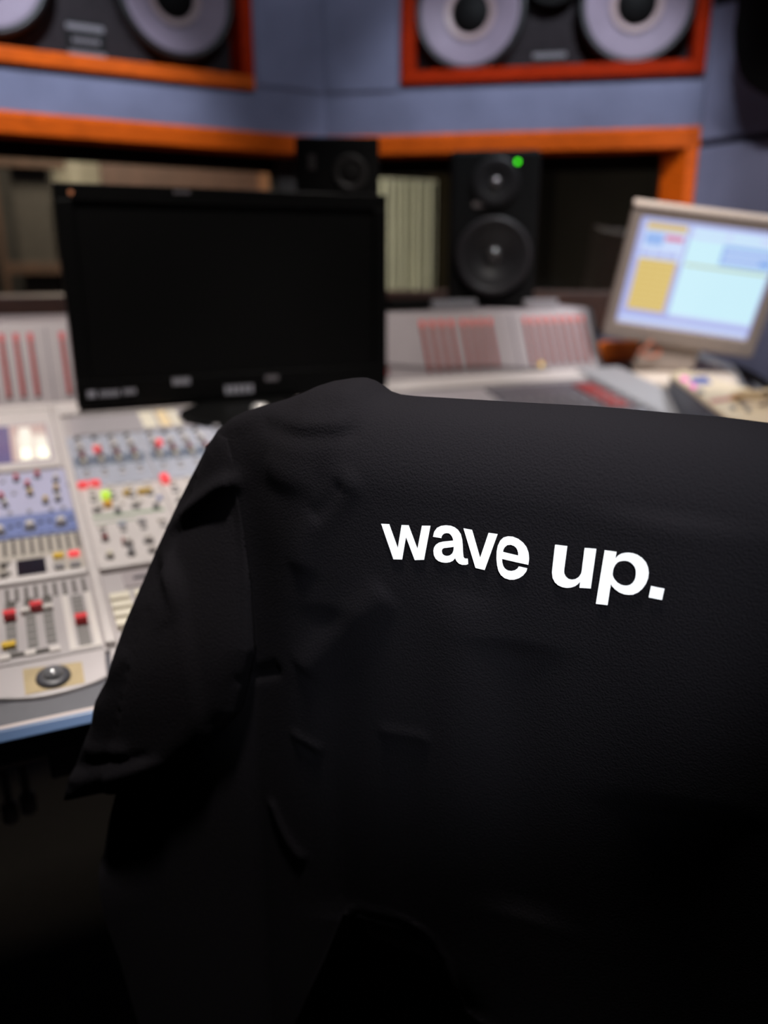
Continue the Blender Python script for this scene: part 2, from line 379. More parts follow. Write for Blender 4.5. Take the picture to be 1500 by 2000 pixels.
for xx in (XL+.15, .3, XR-.15):
    q = MB(); q.box((xx, 1.55, .34), (.10, .62, .68)); cpart('pedestal', black, q, bevel=.01)
for i, (px, py) in enumerate(((20, 1588), (55, 1570))):
    p = at(px, py, 1.20); q = MB(); q.lathe([(.010, 0), (.012, .004), (.012, .03), (.006, .035), (.006, .26)], p-Vector((0, 0, .015)), (0, 0, 1), 14); q.build('cable_connector', mid_pl, con, smooth=True)

knob_count = {}
def mesh_only(mb, name, mats, smooth=False):
    o = mb.build(name, mats, None, 0, smooth, origin=Vector((0, 0, 0))); me = o.data; bpy.data.objects.remove(o); return me
def knob_mesh(r, h, cap, skirt, seg=18):
    q = MB(); q.lathe([(r*1.25, 0), (r*1.2, h*.25), (r*.95, h*.35), (r*.9, h*.5)], (0, 0, 0), (0, 0, 1), seg)
    q.mi = 1; q.lathe([(r*.88, h*.5), (r*.82, h*.95), (r*.7, h), (.0005, h)], (0, 0, 0), (0, 0, 1), seg)
    q.mi = 2; q.box((0, r*.5, h*1.01), (r*.18, r*.7, h*.04))
    return mesh_only(q, 'knob', [skirt, cap, white_pl if cap is not white_pl else slot_m], True)
KM = {}
def knob(x, v, cap, skirt=dk_pl, r=.0065, h=.015, parent=None, name='knob', rot=0.0):
    key = (cap.name, skirt.name, r, h)
    if key not in KM: KM[key] = knob_mesh(r, h, cap, skirt)
    o = bpy.data.objects.new(name, KM[key]); COL.objects.link(o); o.location = S(x, v, .003)
    o.rotation_euler = (Matrix.Rotation(SL, 3, 'X') @ Matrix.Rotation(rot, 3, 'Z')).to_euler()
    setp(o, parent or con); return o
def button(x, v, mm, wx=.011, wv=.008, h=.006, parent=None, name='button', n=.003):
    q = MB(); q.box((0, 0, h/2), (wx, wv, h)); key = (mm.name, wx, wv, h, name)
    if key not in KM: KM[key] = mesh_only(q, name, [mm])
    o = bpy.data.objects.new(name, KM[key]); COL.objects.link(o); o.location = S(x, v, n); o.rotation_euler = (SL, 0, 0)
    setp(o, parent or con); return o
def panel(name, mm, x0, x1, v0, v1, n=.003, bevel=.0015):
    q = MB(); sbox(q, x0, x1, v0, v1, -.014, n); return cpart(name, mm, q, bevel=bevel)

top = panel('top_plate', console_m, XL, XR, .11, 1.06, -.001)
# polygonal strip carrying the trackball, curved along its front
pts = [Spx(*p) for p in ((0, 1303), (203, 1273), (210, 1322), (190, 1332), (160, 1343), (125, 1353), (90, 1361), (60, 1365.5), (30, 1367), (0, 1367))]
poly = [(XL, .112)]+[(.0665, .108)]+pts[2:]+[(-.25, .028), (XL, .028)]
q = MB(); q.prism([S(x, v, -.012) for x, v in poly], NV*.0145); cpart('armrest_panel', console_m, q, bevel=.003)
q = MB(); q.prism([S(x, v, -.012) for x, v in [(.072, .108), (XR, .108), (XR, .03), (.09, .04), (.0672, .052)]], NV*.0135); cpart('armrest_panel', console_m, q, bevel=.003)

# ---- left section: fader module
fm = panel('fader_module', console_m, -.30, .0665, .114, .300, .002)
def fader(x, v0, v1, capv, cap, wdt=.013, parent=fm, border=None, steps=7):
    q = MB(); sbox(q, x-wdt/2, x+wdt/2, v0, v1, .002, .0032); t = q.build('fader_track', mat('grey_track', (.20, .19, .18), .6), parent)
    q = MB()
    for k in range(steps): 
        vv = v0+(v1-v0)*(k+.5)/steps; sbox(q, x-wdt*.42, x+wdt*.42, vv-.0014, vv+.0014, .0032, .0038)
    setk = q.build('track_marks', mat('track_mark', (.36, .33, .32), .5), parent)
    if cap: button(x, capv, cap, .016, .011, .012, parent, 'fader_cap', .0035)
def vpx(px, py): return Spx(px, py)
for (px, py0, py1, cpx, cap) in (((21), 1180, 1276, (17, 1213), red_pl), (60, 1175, 1266, None, None), (95, 1172, 1258, (72, 1193), None)):
    xa, v1 = vpx(px-6, py0); xb, v0 = vpx(px+8, py1); x = (xa+xb)/2
    fader(x, v0, v1, vpx(*cpx)[1] if cpx else 0, cap)
for px in (-40, -75, -120):
    x, v = vpx(px, 1225); fader(x, .14, .245, .19, white_pl)
x, v = vpx(72, 1194); button(x, v, red_pl, .016, .010, .012, fm, 'fader_cap')
x, v = vpx(95, 1192); button(x, v, white_pl, .012, .009, .006, fm)
x, v = vpx(50, 1200); button(x, v, white_pl, .012, .009, .006, fm)
x, v = vpx(18, 1267); button(x, v, yel_pl, .017, .010, .006, fm)
for px, py, mm in ((10, 1289, white_pl), (35, 1283, slot_m), (60, 1279, white_pl), (84, 1275, slot_m), (108, 1271, white_pl)):
    x, v = vpx(px, py); button(x, v, mm, .017 if mm is slot_m else .013, .006 if mm is slot_m else .010, .002, fm, 'legend_plate')
# single fader with pale border
q = MB()
xa, vt = vpx(137, 1168); xb, vb = vpx(197, 1270)
cx = .045
sbox(q, cx-.0215, cx-.0125, .118, .252, .002, .0034); sbox(q, cx+.0105, cx+.0195, .118, .252, .002, .0034); sbox(q, cx-.0125, cx+.0105, .118, .1235, .002, .0034); q.build('fader_border', white_pl, fm)
fader(cx-.001, .1245, .247, .178, red_pl, .015, steps=11)
for i in range(9):     # upright dark grooves above the faders
    px = 15+i*18.5; x, v = vpx(px, 1172-i*4.0); q = MB(); sbox(q, x-.0026, x+.0026, .256, .291, .002, .0036); q.build('groove', slot_m, fm)
for i in range(3):
    x, v = vpx(22+i*36, 1180); q = MB(); sbox(q, x-.006, x+.006, .244, .258, .002, .0042); q.build('groove', slot_m, fm)
# ledge between modules
q = MB(); sbox(q, -.30, .0665, .300, .316, 0, .009); cpart('ledge', console_lt, q)
# ---- beige module with the small display
bmo = panel('beige_module', beige_p, -.30, .0665, .318, .438, .003)
for i in range(9):
    px = 10+i*17.5; x, v = vpx(px, 1080-i*3.4); q = MB(); sbox(q, x-.0026, x+.0026, .385, .432, .003, .0045); q.build('groove', slot_m, bmo)
x0, v1 = vpx(33, 1106); x1, v0 = vpx(93, 1126)
q = MB(); sbox(q, x0-.014, x1+.012, v0-.010, v1+.006, .003, .008); dp = q.build('display_surround', console_lt, bmo, .002)
q = MB(); sbox(q, x0, x1, v0-.002, v1+.002, .008, .009); q.build('display', lcd_dark, dp)
for px, py, mm in ((115, 1091, yel_pl), (145, 1087, red_btn), (116, 1112, mid_pl), (148, 1108, mid_pl), (12, 1110, slot_m), (12, 1130, slot_m)):
    x, v = vpx(px, py); button(x, v, mm, .016, .012, .005, bmo)
# ---- lavender equaliser module
em = panel('lavender_module', lav, -.30, .0665, .520, .690, .003)
bl = panel('blue_module', bluep, -.30, .0670, .443, .519, .0035)
for px, py, cap in ((33, 940, red_pl), (74, 933, red_pl), (55, 952, red_pl), (60, 968, yel_pl), (111, 960, yel_pl), (90, 983, yel_pl), (4, 976, red_pl), (11, 990, cream_pl), (-30, 950, red_pl), (-20, 985, yel_pl), (110, 940, cream_pl), (114, 978, cream_pl)):
    x, v = vpx(px, py+3); knob(x, v, cap, dk_pl, .0048, .014, em, rot=random.uniform(-1, 1))
for px, py in ((28, 968), (20, 1006), (58, 1003), (124, 996), (6, 945), (100, 1000), (135, 950)):
    x, v = vpx(px, py); button(x, v, mid_pl, .007, .007, .003, em)
for px, py in ((0, 1046), (60, 1036), (120, 1028), (-55, 1052)):
    x, v = vpx(px, py); knob(x, v, white_pl, mid_pl, .0085, .014, bl)
    for dx in (-.017, .017):
        for dv in (-.016, .016): button(x+dx, v+dv, dk_pl if dv > 0 else bluep, .006, .006, .003, bl)
# ---- screen at the top of the left section
sc_ = panel('screen_bezel', console_lt, -.34, .064, .700, 1.0, .006)
q = MB(); sbox(q, -.30, .051, .730, .918, .004, .0062)
def dq(x0, x1, v0, v1, mi, n):
    q.mi = mi; q.add([S(x0, v0, n), S(x1, v0, n), S(x1, v1, n), S(x0, v1, n)], [(0, 1, 2, 3)])
dq(-.022, .049, .733, .915, 1, .0065); dq(-.012, .046, .736, .865, 2, .0068); dq(-.004, .018, .738, .90, 3, .0071); dq(.024, .047, .738, .84, 3, .0071); dq(-.004, .012, .740, .79, 4, .0074); dq(.026, .045, .740, .79, 4, .0074)
q.build('display', [mat('violet_lcd', (.10, .08, .16), .12, emit=(.22, .20, .45), estr=.25), em_('streak_rose', (.75, .52, .46), .75), em_('streak_cream', (.95, .80, .68), .85), em_('streak_pale', (1, .93, .80), 1.0), em_('streak_hot', (1, 1, .78), 1.5)], sc_)  # screen streaks drawn as emissive rose, cream and pale bands
# ---- divider strip and channel columns to the right
q = MB(); sbox(q, .0680, .0820, .114, 1.0, -.002, .010); cpart('divider', console_lt, q)
def column(x0, x1, detail):
    pa = panel('channel_panel', pale_p, x0, x1, .600, .838, .003)
    pb = panel('channel_panel', console_lt, x0, x1, .300, .596, .003)
    pc = panel('fader_module', console_m, x0, x1, .114, .290, .003)
    return pa, pb, pc
kc = 0
cols = [(.084, .226), (.229, .371)]
dark_band = mat('slate_band', (.16, .19, .25), .5)
for ci, (x0, x1) in enumerate(cols):
    pa, pb, pc = column(x0, x1, True)
    wd = x1-x0
    q = MB(); sbox(q, x0+.004, x1-.004, .690, .735, .003, .0038); q.build('printed_band', dark_band, pa)
    for k in range(4):
        x = x0+wd*(k+.62)/4.3
        knob(x, .822, mid_pl, dk_pl, .005, .010, pa)
        knob(x, .795, white_pl, mid_pl, .0055, .010, pa) if not (k == 1) else None
        knob(x, .762, white_pl, mid_pl, .0080, .014, pa)
        knob(x, .722, dkred_pl, dk_pl, .0062, .014, pa)
        knob(x, .698, cream_pl, mid_pl, .0058, .012, pa)
        button(x, .664, mid_pl, .009, .006, .004, pa); button(x, .645, white_pl, .009, .006, .004, pa)
        knob(x, .500, white_pl, mid_pl, .0070, .013, pb) if k % 2 == 0 else knob(x, .485, mid_pl, mid_pl, .0055, .012, pb)
        button(x, .585, white_pl, .012, .008, .005, pb); button(x, .438, (white_pl, pale_p, mid_pl, white_pl)[k], .013, .010, .006, pb); button(x, .418, mid_pl, .010, .005, .004, pb); button(x+.012, .52, bluep if k == 3 else white_pl, .008, .012, .004, pb)
        button(x, .540, mid_pl, .012, .006, .004, pb); button(x, .560, mid_pl, .010, .005, .004, pb)
        knob(x, .372, white_pl, mid_pl, .0072, .014, pb) if k != 0 else knob(x, .395, dkred_pl, mid_pl, .0055, .012, pb)
        knob(x, .340, (cream_pl, mid_pl, white_pl, mid_pl)[k], mid_pl, .006, .012, pb)
    q = MB(); sbox(q, x0+.01, x1-.01, .474, .482, .003, .0038); sbox(q, x0+.01, x0+.08, .455, .458, .003, .0038); q.build('printed_band', mat('green_print', (.30, .42, .28), .5), pb)
    q = MB(); sbox(q, x0, x1, .300, .316, .003, .010); cpart('ledge', console_lt, q)
    for k in range(4):      # cream fader caps below
        for r in range(4):
            button(x0+wd*(k+.5)/4, .150+.022*r, cream_pl, .028, .015, .010, pc, 'key_cap')
    q = MB(); sbox(q, x0+.03, x0+.11, .245, .285, .003, .006); d2 = q.build('display_surround', bridge_m, pc, .001)
    q = MB(); sbox(q, x0+.045, x0+.085, .262, .270, .006, .0066); q.build('display', dk_pl, d2)
for px, py, mm, wx, wv in ((190, 883, red_btn, .014, .016), (310, 871, red_btn, .014, .016), (163, 955, red_btn, .018, .012), (186, 952, red_btn, .018, .012), (322, 942, red_btn, .014, .028),
                   (207, 975, grn_btn, .015, .017), (211, 992, org_btn, .014, .014), (248, 970, yel_pl, .013, .006), (283, 967, yel_pl, .026, .006), (245, 1065, dkred_pl, .01, .01)):
    x, v = vpx(px, py); button(x, v, mm, wx, wv, .010, con)
# the remaining channels across the desk, one repeated module design
q = MB(); q2 = MB(); q3 = MB()
for x0 in [-1.035+.145*k for k in range(4)]+[.375+.145*k for k in range(8)]:
    pa, pb, pc = column(x0, x0+.142, False)
    for k in range(4):
        x = x0+.142*(k+.5)/4
        for vv in (.35, .40, .45, .50, .55, .64, .68, .72, .77, .81): q.lathe([(.007, 0), (.006, .013), (.001, .013)], S(x, vv, .003), NV, 10)
        sbox(q2, x-.006, x+.006, .13, .27, .003, .004); sbox(q3, x-.008, x+.008, .17+.03*(k % 3), .182+.03*(k % 3), .004, .014)
o = q.build('knob_field', mid_pl, con, smooth=True); o['kind'] = 'stuff'
o = q2.build('fader_track_field', slot_m, con); o['kind'] = 'stuff'
o = q3.build('fader_cap_field', white_pl, con); o['kind'] = 'stuff'
# glossy scribble strip behind the channel rows, and the rear rail
q = MB(); sbox(q, .098, XR, .846, .952, .0, .003); cpart('gloss_strip', mat('gloss_grey_strip', (.42, .39, .41), .30, spec=.6), q)
q = MB(); sbox(q, .066, XR, .958, 1.03, .0, .010); cpart('rear_rail', console_lt, q, bevel=.004)
q = MB(); sbox(q, XL, .066, 1.0, 1.03, .0, .010); cpart('rear_rail', console_lt, q, bevel=.004)
for px0_, px1_, mm in ((272, 300, cream_pl), (306, 328, mat('yellow_reflection', (.85, .68, .42), .5)), (332, 346, cream_pl)):  # warm lamp reflections on the gloss strip, put in as coloured pieces
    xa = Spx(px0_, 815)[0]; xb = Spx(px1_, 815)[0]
    q = MB(); sbox(q, xa, xb, .858, .950, .003, .0036); q.build('warm_reflection', mm, con)
# trackball
x, v = vpx(105, 1327)
q = MB(); q.lathe([(.0215, 0), (.0205, .004), (.017, .006), (.0135, .0065)], S(x, v, .003), NV, 32); tb = q.build('trackball_ring', dk_pl, con, smooth=True)
q = MB(); q.lathe([(.013, .003)]+[(.013*math.cos(a), .006+.010*math.sin(a)) for a in [k*math.pi/16 for k in range(8)]]+[(.0006, .016)], S(x, v, .003), NV, 28); q.build('trackball', mat('smoked_ball', (.16, .16, .17), .12, spec=.8, coat=.8), tb, smooth=True)
# yellowed paper label under it
pts = [Spx(*p) for p in ((45, 1311), (160, 1296), (166, 1337), (50, 1361))]
q = MB(); q.prism([S(x, v, .0026) for x, v in pts], NV*.0006); tag(q.build('paper_label', mat('yellowed_paper', (.50, .39, .22), .7, noise=.15, nscale=30)), 'yellowed paper label stuck on the armrest under the dark trackball', 'label')
# right end cheek
q = MB(); cw_ = [S(0, .60, -.03), S(0, .60, .022), S(0, 1.0, .022), S(0, 1.06, -.03)]
q.prism([p+XV*1.525 for p in cw_], (.155, 0, 0)); cpart('end_cheek', mat('cheek_grey', (.36, .36, .38), .45), q, bevel=.008)
pr = panel('patch_panel', mat('dim_grey_panel', (.13, .12, .14), .5), 1.16, 1.515, .70, .93, .008)
x, v = vpx(1212, 785); q = MB(); sbox(q, 1.43, 1.50, .72, .90, .008, .014); q.build('patch_block', dkred_pl, pr, .002)

# meter bridge
K = .45; YB, ZB = 1.97, CZ-.295
def BP(x, z, out=0.0):      # z relative to the eye
    y = YB+K*(z+.295); n_ = Vector((0, -1, K)).normalized()
    return Vector((x, y, CZ+z)) + n_*out
BU = Vector((0, K, 1)).normalized(); BN = Vector((0, -1, K)).normalized()
q = MB(); pr_ = [BP(0, -.335), BP(0, -.127), BP(0, -.1215, -.012), Vector((0, 2.30, CZ-.1215)), Vector((0, 2.32, CZ-.40)), Vector((0, 1.965, CZ-.36))]
q.prism([p+XV*XL for p in pr_], (1.655-XL, 0, 0)); br = cpart('meter_bridge', bridge_m, q, bevel=.004)
q = MB(); q.prism([p+XV*1.655+Vector((0, 0, 0)) for p in pr_], (.025, 0, 0)); cpart('bridge_end', mat('dark_end', (.05, .05, .055), .5), q, bevel=.012)
q = MB()
q.box(BP((XL+1.65)/2, -.318, .004), (1.65-XL, .016, .012), (XV, BU, BN)); q.build('bridge_base_shadow', mat('bridge_shadow_strip', (.12, .11, .12), .6), br, .002)  # dark strip puts the shade at the bridge foot into colour
red_bar = mat('red_bargraph', (.22, .03, .03), .4, emit=(1, .06, .05), estr=.2)
red_hot = mat('bright_red_bargraph', (.3, .03, .03), .4, emit=(1, .03, .06), estr=.20)
red_cap = mat('meter_top_window', (.55, .07, .05), .4, emit=(1, .10, .06), estr=.25)
mtr_dark = mat('meter_window', (.05, .030, .026), .35)
def meter(x, bright, lit=1.0):
    q = MB(); q.box(BP(x, -.220, .0015), (.0115, .150, .004), (XV, BU, BN)); t = q.build('meter', mtr_dark, br)
    q = MB()
    zt, zb = -.168, -.285
    n = 13
    for k in range(n):
        z = zb+(zt-zb)*(k+.5)/n; q.box(BP(x-.001, z, .004), (.0062, .0074, .002), (XV, BU, BN))
    q.build('bargraph', red_hot if bright else red_bar, t)
    q = MB(); q.box(BP(x, -.158, .004), (.0115, .018, .003), (XV, BU, BN)); q.build('overload_lamp', red_hot if bright else red_cap, t)
xs = [(-.103+.03*k, 1) for k in range(6)]+[(.115+.03*k, 1) for k in range(4)]+[(.30+.03*k, 0) for k in range(4)]+[(.83+.033*k, 0) for k in range(4)]
xs += [(1.064+.031*k, 0) for k in range(4)]+[(1.197+.030*k, 0) for k in range(4)]+[(1.413+.030*k, 0) for k in range(4)]+[(1.534+.030*k, 0) for k in range(4)]
for x, b_ in xs: meter(x, b_)
p = BP(1.437, -.285, .006); q = MB(); q.lathe([(.007, 0), (.007, .003), (.001, .004)], p, BN, 14); q.build('yellow_lamp', mat('yellow_lamp', (.8, .5, .05), .4, emit=(1, .6, .05), estr=.5), br)
# panel joints on the bridge face
for x in (-.14, .081, .76, 1.365):
    q = MB(); q.box(BP(x, -.225, .0008), (.002, .19, .002), (XV, BU, BN)); q.build('panel_joint', dgrey, br)
q = MB(); q.tube([BP(.93+.06*k, -.262+.0-.0045*k-.004*math.sin(k*.8), .007) for k in range(10)], .0022, 6); tag(q.build('cable', black), 'thin dark cable running along the meter bridge face right of the television', 'cable')

# ------------------------------------------------------------------ television
tv = thing('television', 'large black widescreen television switched off, standing on the console', 'television', (.49, 1.83, CZ-.33))
YT = 1.868; KT = YT/1.8; tx0, tx1, tz0, tz1 = .118*KT, .845*KT, -.291*KT, .157*KT
boxo('casing', gloss_black, ((tx0+tx1)/2, YT+.025, CZ+(tz0+tz1)/2), (tx1-tx0, .045, tz1-tz0), tv, .008)
q = MB()
for a, b, c, d in ((tx0, tx1, tz1-.032, tz1), (tx0, tx1, tz0, tz0+.058), (tx0, tx0+.034, tz0+.058, tz1-.032), (tx1-.034, tx1, tz0+.058, tz1-.032)):
    q.box(((a+b)/2, YT, CZ+(c+d)/2), (b-a, .012, d-c))
bez = q.build('bezel', mat('tv_bezel_gloss', (.003, .003, .003), .35, spec=.15), tv, .002)
boxo('screen', screen_off, ((tx0+tx1)/2, YT+.006, CZ+(tz0+.058+tz1-.032)/2), (tx1-tx0-.066, .006, tz1-tz0-.088), tv)
silver_txt = mat('silver_print', (.30, .30, .34), .4)
def tvmark(name, px0, py0, px1, py1, mm=silver_txt, bars=1):
    a, b = at(px0, py0, YT-.007), at(px1, py1, YT-.007); q = MB(); wd = (b.x-a.x)/bars
    for k in range(bars): q.box((a.x+wd*(k+.5), YT-.0065, (a.z+b.z)/2), (wd*(.72 if bars > 1 else 1), .0012, abs(a.z-b.z)))
    q.build(name, mm, bez)
tvmark('badge', 170, 764, 188, 776); tvmark('badge_lettering', 194, 764, 234, 773, bars=5); tvmark('badge_lettering', 240, 760, 266, 769, bars=4)
tvmark('maker_lettering', 336, 739, 372, 750, bars=6); tvmark('sticker', 438, 754, 496, 766, bars=5); tvmark('sticker', 518, 734, 544, 742, mat('dim_print', (.12, .11, .12), .4))
tvmark('top_badge', 338, 371, 372, 379, mat('dim_print2', (.10, .09, .10), .4), 4)
p = at(138, 376, YT-.007); q = MB(); q.lathe([(.005, 0), (.005, .002), (.001, .002)], p, (0, -1, 0), 12); q.build('standby_lamp', mat('amber_standby', (.3, .12, .06), .4, emit=(.8, .28, .12), estr=.12), bez)
q = MB(); q.box((.50, YT+.03, CZ-.308), (.20, .03, .05)); q.build('stand_neck', gloss_black, tv, .004)
q = MB(); pr2 = [(math.cos(t)*.170+.50, math.sin(t)*.085+1.80) for t in [2*math.pi*k/48 for k in range(48)]]
q.prism([Vector((x, y, Z0+TS*(y-Y0)+.004)) for x, y in pr2], NV*.010); q.build('stand_base', gloss_black, tv, .003)
p = at(508, 789, 1.77); q = MB(); q.lathe([(.020, 0), (.020, .012), (.015, .017), (.001, .018)], p-Vector((0, 0, .018)), (0, 0, 1), 20); q.tube([p-Vector((0, 0, .018)), p-Vector((0, 0, .07))], .003)
q.build('chrome_blob', chrome, tv, smooth=True)  # added chrome cap, made for a blurred bright spot by the stand base

# ------------------------------------------------------------------ near field monitors
def facing(pxc, Yp):
    c = at(pxc, 560, Yp); n = Vector((-c.x, -c.y, 0)).normalized(); u = Vector((-n.y, n.x, 0)); return c, u if u.x > 0 else -u, n
def onface(px, py, c, n):
    r = ray(px, py); return ORG+r*((c-ORG).dot(n)/r.dot(n))
def ring_speaker():
    c0, u, n = facing(657, 2.10); a = onface(575, 262, c0, n); b = onface(741, 272, c0, n); wd = (b-a).dot(u); zt = (a.z+b.z)/2; zb = CZ-.1205
    th = thing('studio_monitor', 'black near field monitor with small ring driver, behind the television corner', 'loudspeaker', Vector((c0.x, c0.y, zb)), 'black near field monitors on the meter bridge')
    m0 = (a+b)/2; boxo('cabinet', black, Vector((m0.x, m0.y, (zt+zb)/2))-n*.11, (wd, .22, zt-zb), th, .008, (u, n, Zup))
    c = onface(684, 338, c0, n)
    q = MB(); q.lathe([(.046, 0), (.046, .004), (.040, .007), (.030, .004), (.027, .0)], c, n, 40); q.build('driver_ring', mat('satin_dark_ring', (.022, .02, .02), .5, spec=.2), th, smooth=True)
    q = MB(); q.lathe([(.028, 0), (.020, .002), (.010, .003), (.001, .005)], c+n*.001, n, 30); q.build('driver_cone', mat('dim_cone', (.010, .009, .009), .7, spec=.1), th, smooth=True)
    c2 = Vector((m0.x, m0.y, CZ+.04)); q = MB(); q.lathe([(.085, 0), (.085, .004), (.078, .008), (.068, .003), (.03, .001), (.022, .004), (.001, .009)], c2, n, 40); q.build('woofer', rubber, th, smooth=True)
    a, b = onface(601, 300, c0, n), onface(617, 332, c0, n); boxo('indicator_plate', mat('plate_g', (.05, .042, .042), .5), (a+b)/2, ((b-a).dot(u), .004, a.z-b.z), th, 0, (u, n, Zup))
ring_speaker()
def big_speaker():
    c0, u, n = facing(968, 2.12); a = onface(880, 290, c0, n); b = onface(1058, 294, c0, n); wd = (b-a).dot(u); zt = (a.z+b.z)/2; zb = CZ-.1205
    th = thing('studio_monitor', 'tall black monitor with a glowing green lamp, on the meter bridge', 'loudspeaker', Vector((c0.x, c0.y, zb)), 'black near field monitors on the meter bridge')
    m0 = (a+b)/2; boxo('cabinet', black, Vector((m0.x, m0.y, (zt+zb)/2))-n*.115, (wd, .23, zt-zb), th, .012, (u, n, Zup))
    c = onface(964, 500, c0, n); q = MB()
    q.lathe([(.112, 0), (.112, .018), (.104, .027), (.095, .024), (.091, .018), (.091, 0)], c, n, 56); q.build('woofer_surround', mat('satin_rubber', (.020, .018, .020), .45, spec=.3), th, smooth=True)
    q = MB(); q.lathe([(.0925, .022), (.07, .018), (.045, .010), (.028, .004), (.001, .003)], c, n, 56, caps=(False, True)); q.build('woofer_cone', mat('dark_satin_cone', (.010, .009, .010), .38, spec=.5), th, smooth=True)
    q = MB(); q.lathe([(.028, .0), (.025, .008), (.016, .014), (.001, .017)], c+n*.004, n, 32); q.build('dust_cap', mat('gloss_cap', (.03, .027, .027), .25, spec=.9), th, smooth=True)
    c = onface(968, 356, c0, n); q = MB()
    q.lathe([(.070, 0), (.070, .006), (.063, .010), (.040, .002), (.016, .001)], c, n, 48); q.build('waveguide', mat('waveguide', (.010, .009, .010), .45, spec=.3), th, smooth=True)
    q = MB(); q.lathe([(.014, .0), (.012, .005), (.001, .008)], c+n*.002, n, 24); q.build('tweeter_dome', mat('metal_dome', (.20, .18, .18), .3, metal=.6), th, smooth=True)
    a, b = onface(924, 394, c0, n), onface(957, 404, c0, n); boxo('name_badge', mat('badge_g', (.16, .14, .14), .4), (a+b)/2, ((b-a).dot(u), .004, a.z-b.z), th, 0, (u, n, Zup))
    c = onface(1011, 316, c0, n); q = MB(); q.lathe([(.0055, 0), (.0055, .004), (.001, .006)], c, n, 16); q.build('power_lamp', mat('green_led', (.05, .5, .02), .4, emit=(.05, 1.0, .0), estr=2.6), th)
big_speaker()
def flat(name, px0, py0, px1, py1, Y, t, mm, label, cat, bev=.004):
    a, b = at(px0, py0, Y), at(px1, py1, Y); o = boxo(name, mm, ((a.x+b.x)/2, Y+t/2, CZ-.1215+(a.z-b.z)/2+.0005), (b.x-a.x, t, a.z-b.z), bevel=bev); return tag(o, label, cat)
flat('flat_black_case', 762, 584, 846, 602, 2.09, .07, black, 'flat black case lying on the meter bridge beside the television', 'case')
flat('silver_remote_control', 846, 583, 932, 600, 2.05, .02, mat('dull_silver', (.22, .22, .24), .4), 'flat silver grey remote control at the left foot of the green lamp monitor', 'remote control')
flat('silver_bar', 1028, 584, 1090, 598, 2.05, .02, mat('dull_silver2', (.26, .24, .25), .4), 'short silver bar lying at the right foot of the green lamp monitor', 'bar')

# ------------------------------------------------------------------ beige computer monitor
kk = 1.9/1.75
Pbl = Vector((1.518, 1.75, -.142))*kk+ORG; Pbr = Vector((1.794, 1.549, -.188))*kk+ORG; Ptl = Vector((1.486, 1.662, .122))*kk+ORG
uM = (Pbr-Pbl).normalized(); vM = (Ptl-Pbl); vM = (vM-uM*vM.dot(uM)).normalized(); nM = uM.cross(vM)
if nM.y > 0: nM = -nM
Wm, Hm = (Pbr-Pbl).length, (Ptl-Pbl).length
def MP(a, b, c=0.0): return Pbl+uM*(a*Wm)+vM*(b*Hm)+nM*c
def deskz(y): return Z0+TS*(y-Y0)
mon = thing('computer_monitor', 'beige desktop computer monitor with a bright blue and yellow window on screen, at right', 'monitor', (1.80, 1.84, deskz(1.84)))
q = MB(); e = .030/Wm; eh = .028/Hm; eb = .052/Hm
def ring(o): return [MP(-e, -eb, o), MP(1+e, -eb, o), MP(1+e, 1+eh, o), MP(-e, 1+eh, o)]
inr = [MP(0, 0, .004), MP(1, 0, .004), MP(1, 1, .004), MP(0, 1, .004)]
A_, B_ = ring(.012), [MP(-.004, -.004, .012), MP(1.004, -.004, .012), MP(1.004, 1.004, .012), MP(-.004, 1.004, .012)]
q.add(A_+B_+inr+ring(-.02), [(i, (i+1) % 4, 4+(i+1) % 4, 4+i) for i in range(4)]+[(4+i, 4+(i+1) % 4, 8+(i+1) % 4, 8+i) for i in range(4)]+[(12+i, 12+(i+1) % 4, (i+1) % 4, i) for i in range(4)]+[(12, 13, 14, 15)])
q.build('bezel', beige_bez, mon, .006)
q = MB(); bx = [MP(-e, -eb, -.018), MP(1+e, -eb, -.018), MP(1+e, 1+eh+.01, -.018), MP(-e, 1+eh+.01, -.018)]; bx2 = [MP(.05, .05, -.11), MP(.95, .05, -.11), MP(.95, .93, -.11), MP(.05, .93, -.11)]
q.add(bx+bx2, [(0, 1, 2, 3), (4, 5, 6, 7)]+[(i, (i+1) % 4, 4+(i+1) % 4, 4+i) for i in range(4)]); q.build('rear_shell', beige_case, mon, .008)
q = MB(); q.box(MP(.5, 1+eh+.012, .0), (Wm+.064, .014, .034), (uM, vM, nM)); q.build('top_lip', mat('lit_case_lip', (.68, .56, .47), .4), mon, .006)  # lip paler than the shell, its lit look is put into the colour
# the lit screen: one mesh, its coloured fields are the displayed picture
scr_m = [em_('scr_lilac', (.50, .55, 1.0), .80), em_('scr_cyan', (.62, .90, 1.0), .95), em_('scr_yellow', (.78, .55, .16), .85), em_('scr_red', (.85, .18, .35), .8), em_('scr_blue', (.35, .55, 1.0), .85), em_('scr_pale', (.62, .74, 1.0), .95), em_('scr_olive', (.58, .62, .35), .8), em_('scr_gold', (.80, .62, .22), .9)]
q = MB()
def sq(a0, a1, b0, b1, mi, lvl):
    q.mi = mi; q.add([MP(a0, b0, .004+lvl*.0003), MP(a1, b0, .004+lvl*.0003), MP(a1, b1, .004+lvl*.0003), MP(a0, b1, .004+lvl*.0003)], [(0, 1, 2, 3)])
sq(0, 1, 0, 1, 0, 0); sq(.37, .985, .13, .97, 1, 1); sq(.04, .35, .62, .97, 5, 1)
sq(.05, .34, .90, .96, 2, 2); sq(.20, .33, .815, .86, 3, 2); sq(.06, .19, .76, .87, 4, 2); sq(.05, .33, .14, .635, 2, 2)
for k in range(4):
    for j in range(9): sq(.06+.067*k, .108+.067*k, .155+.053*j, .195+.053*j, 7, 3)
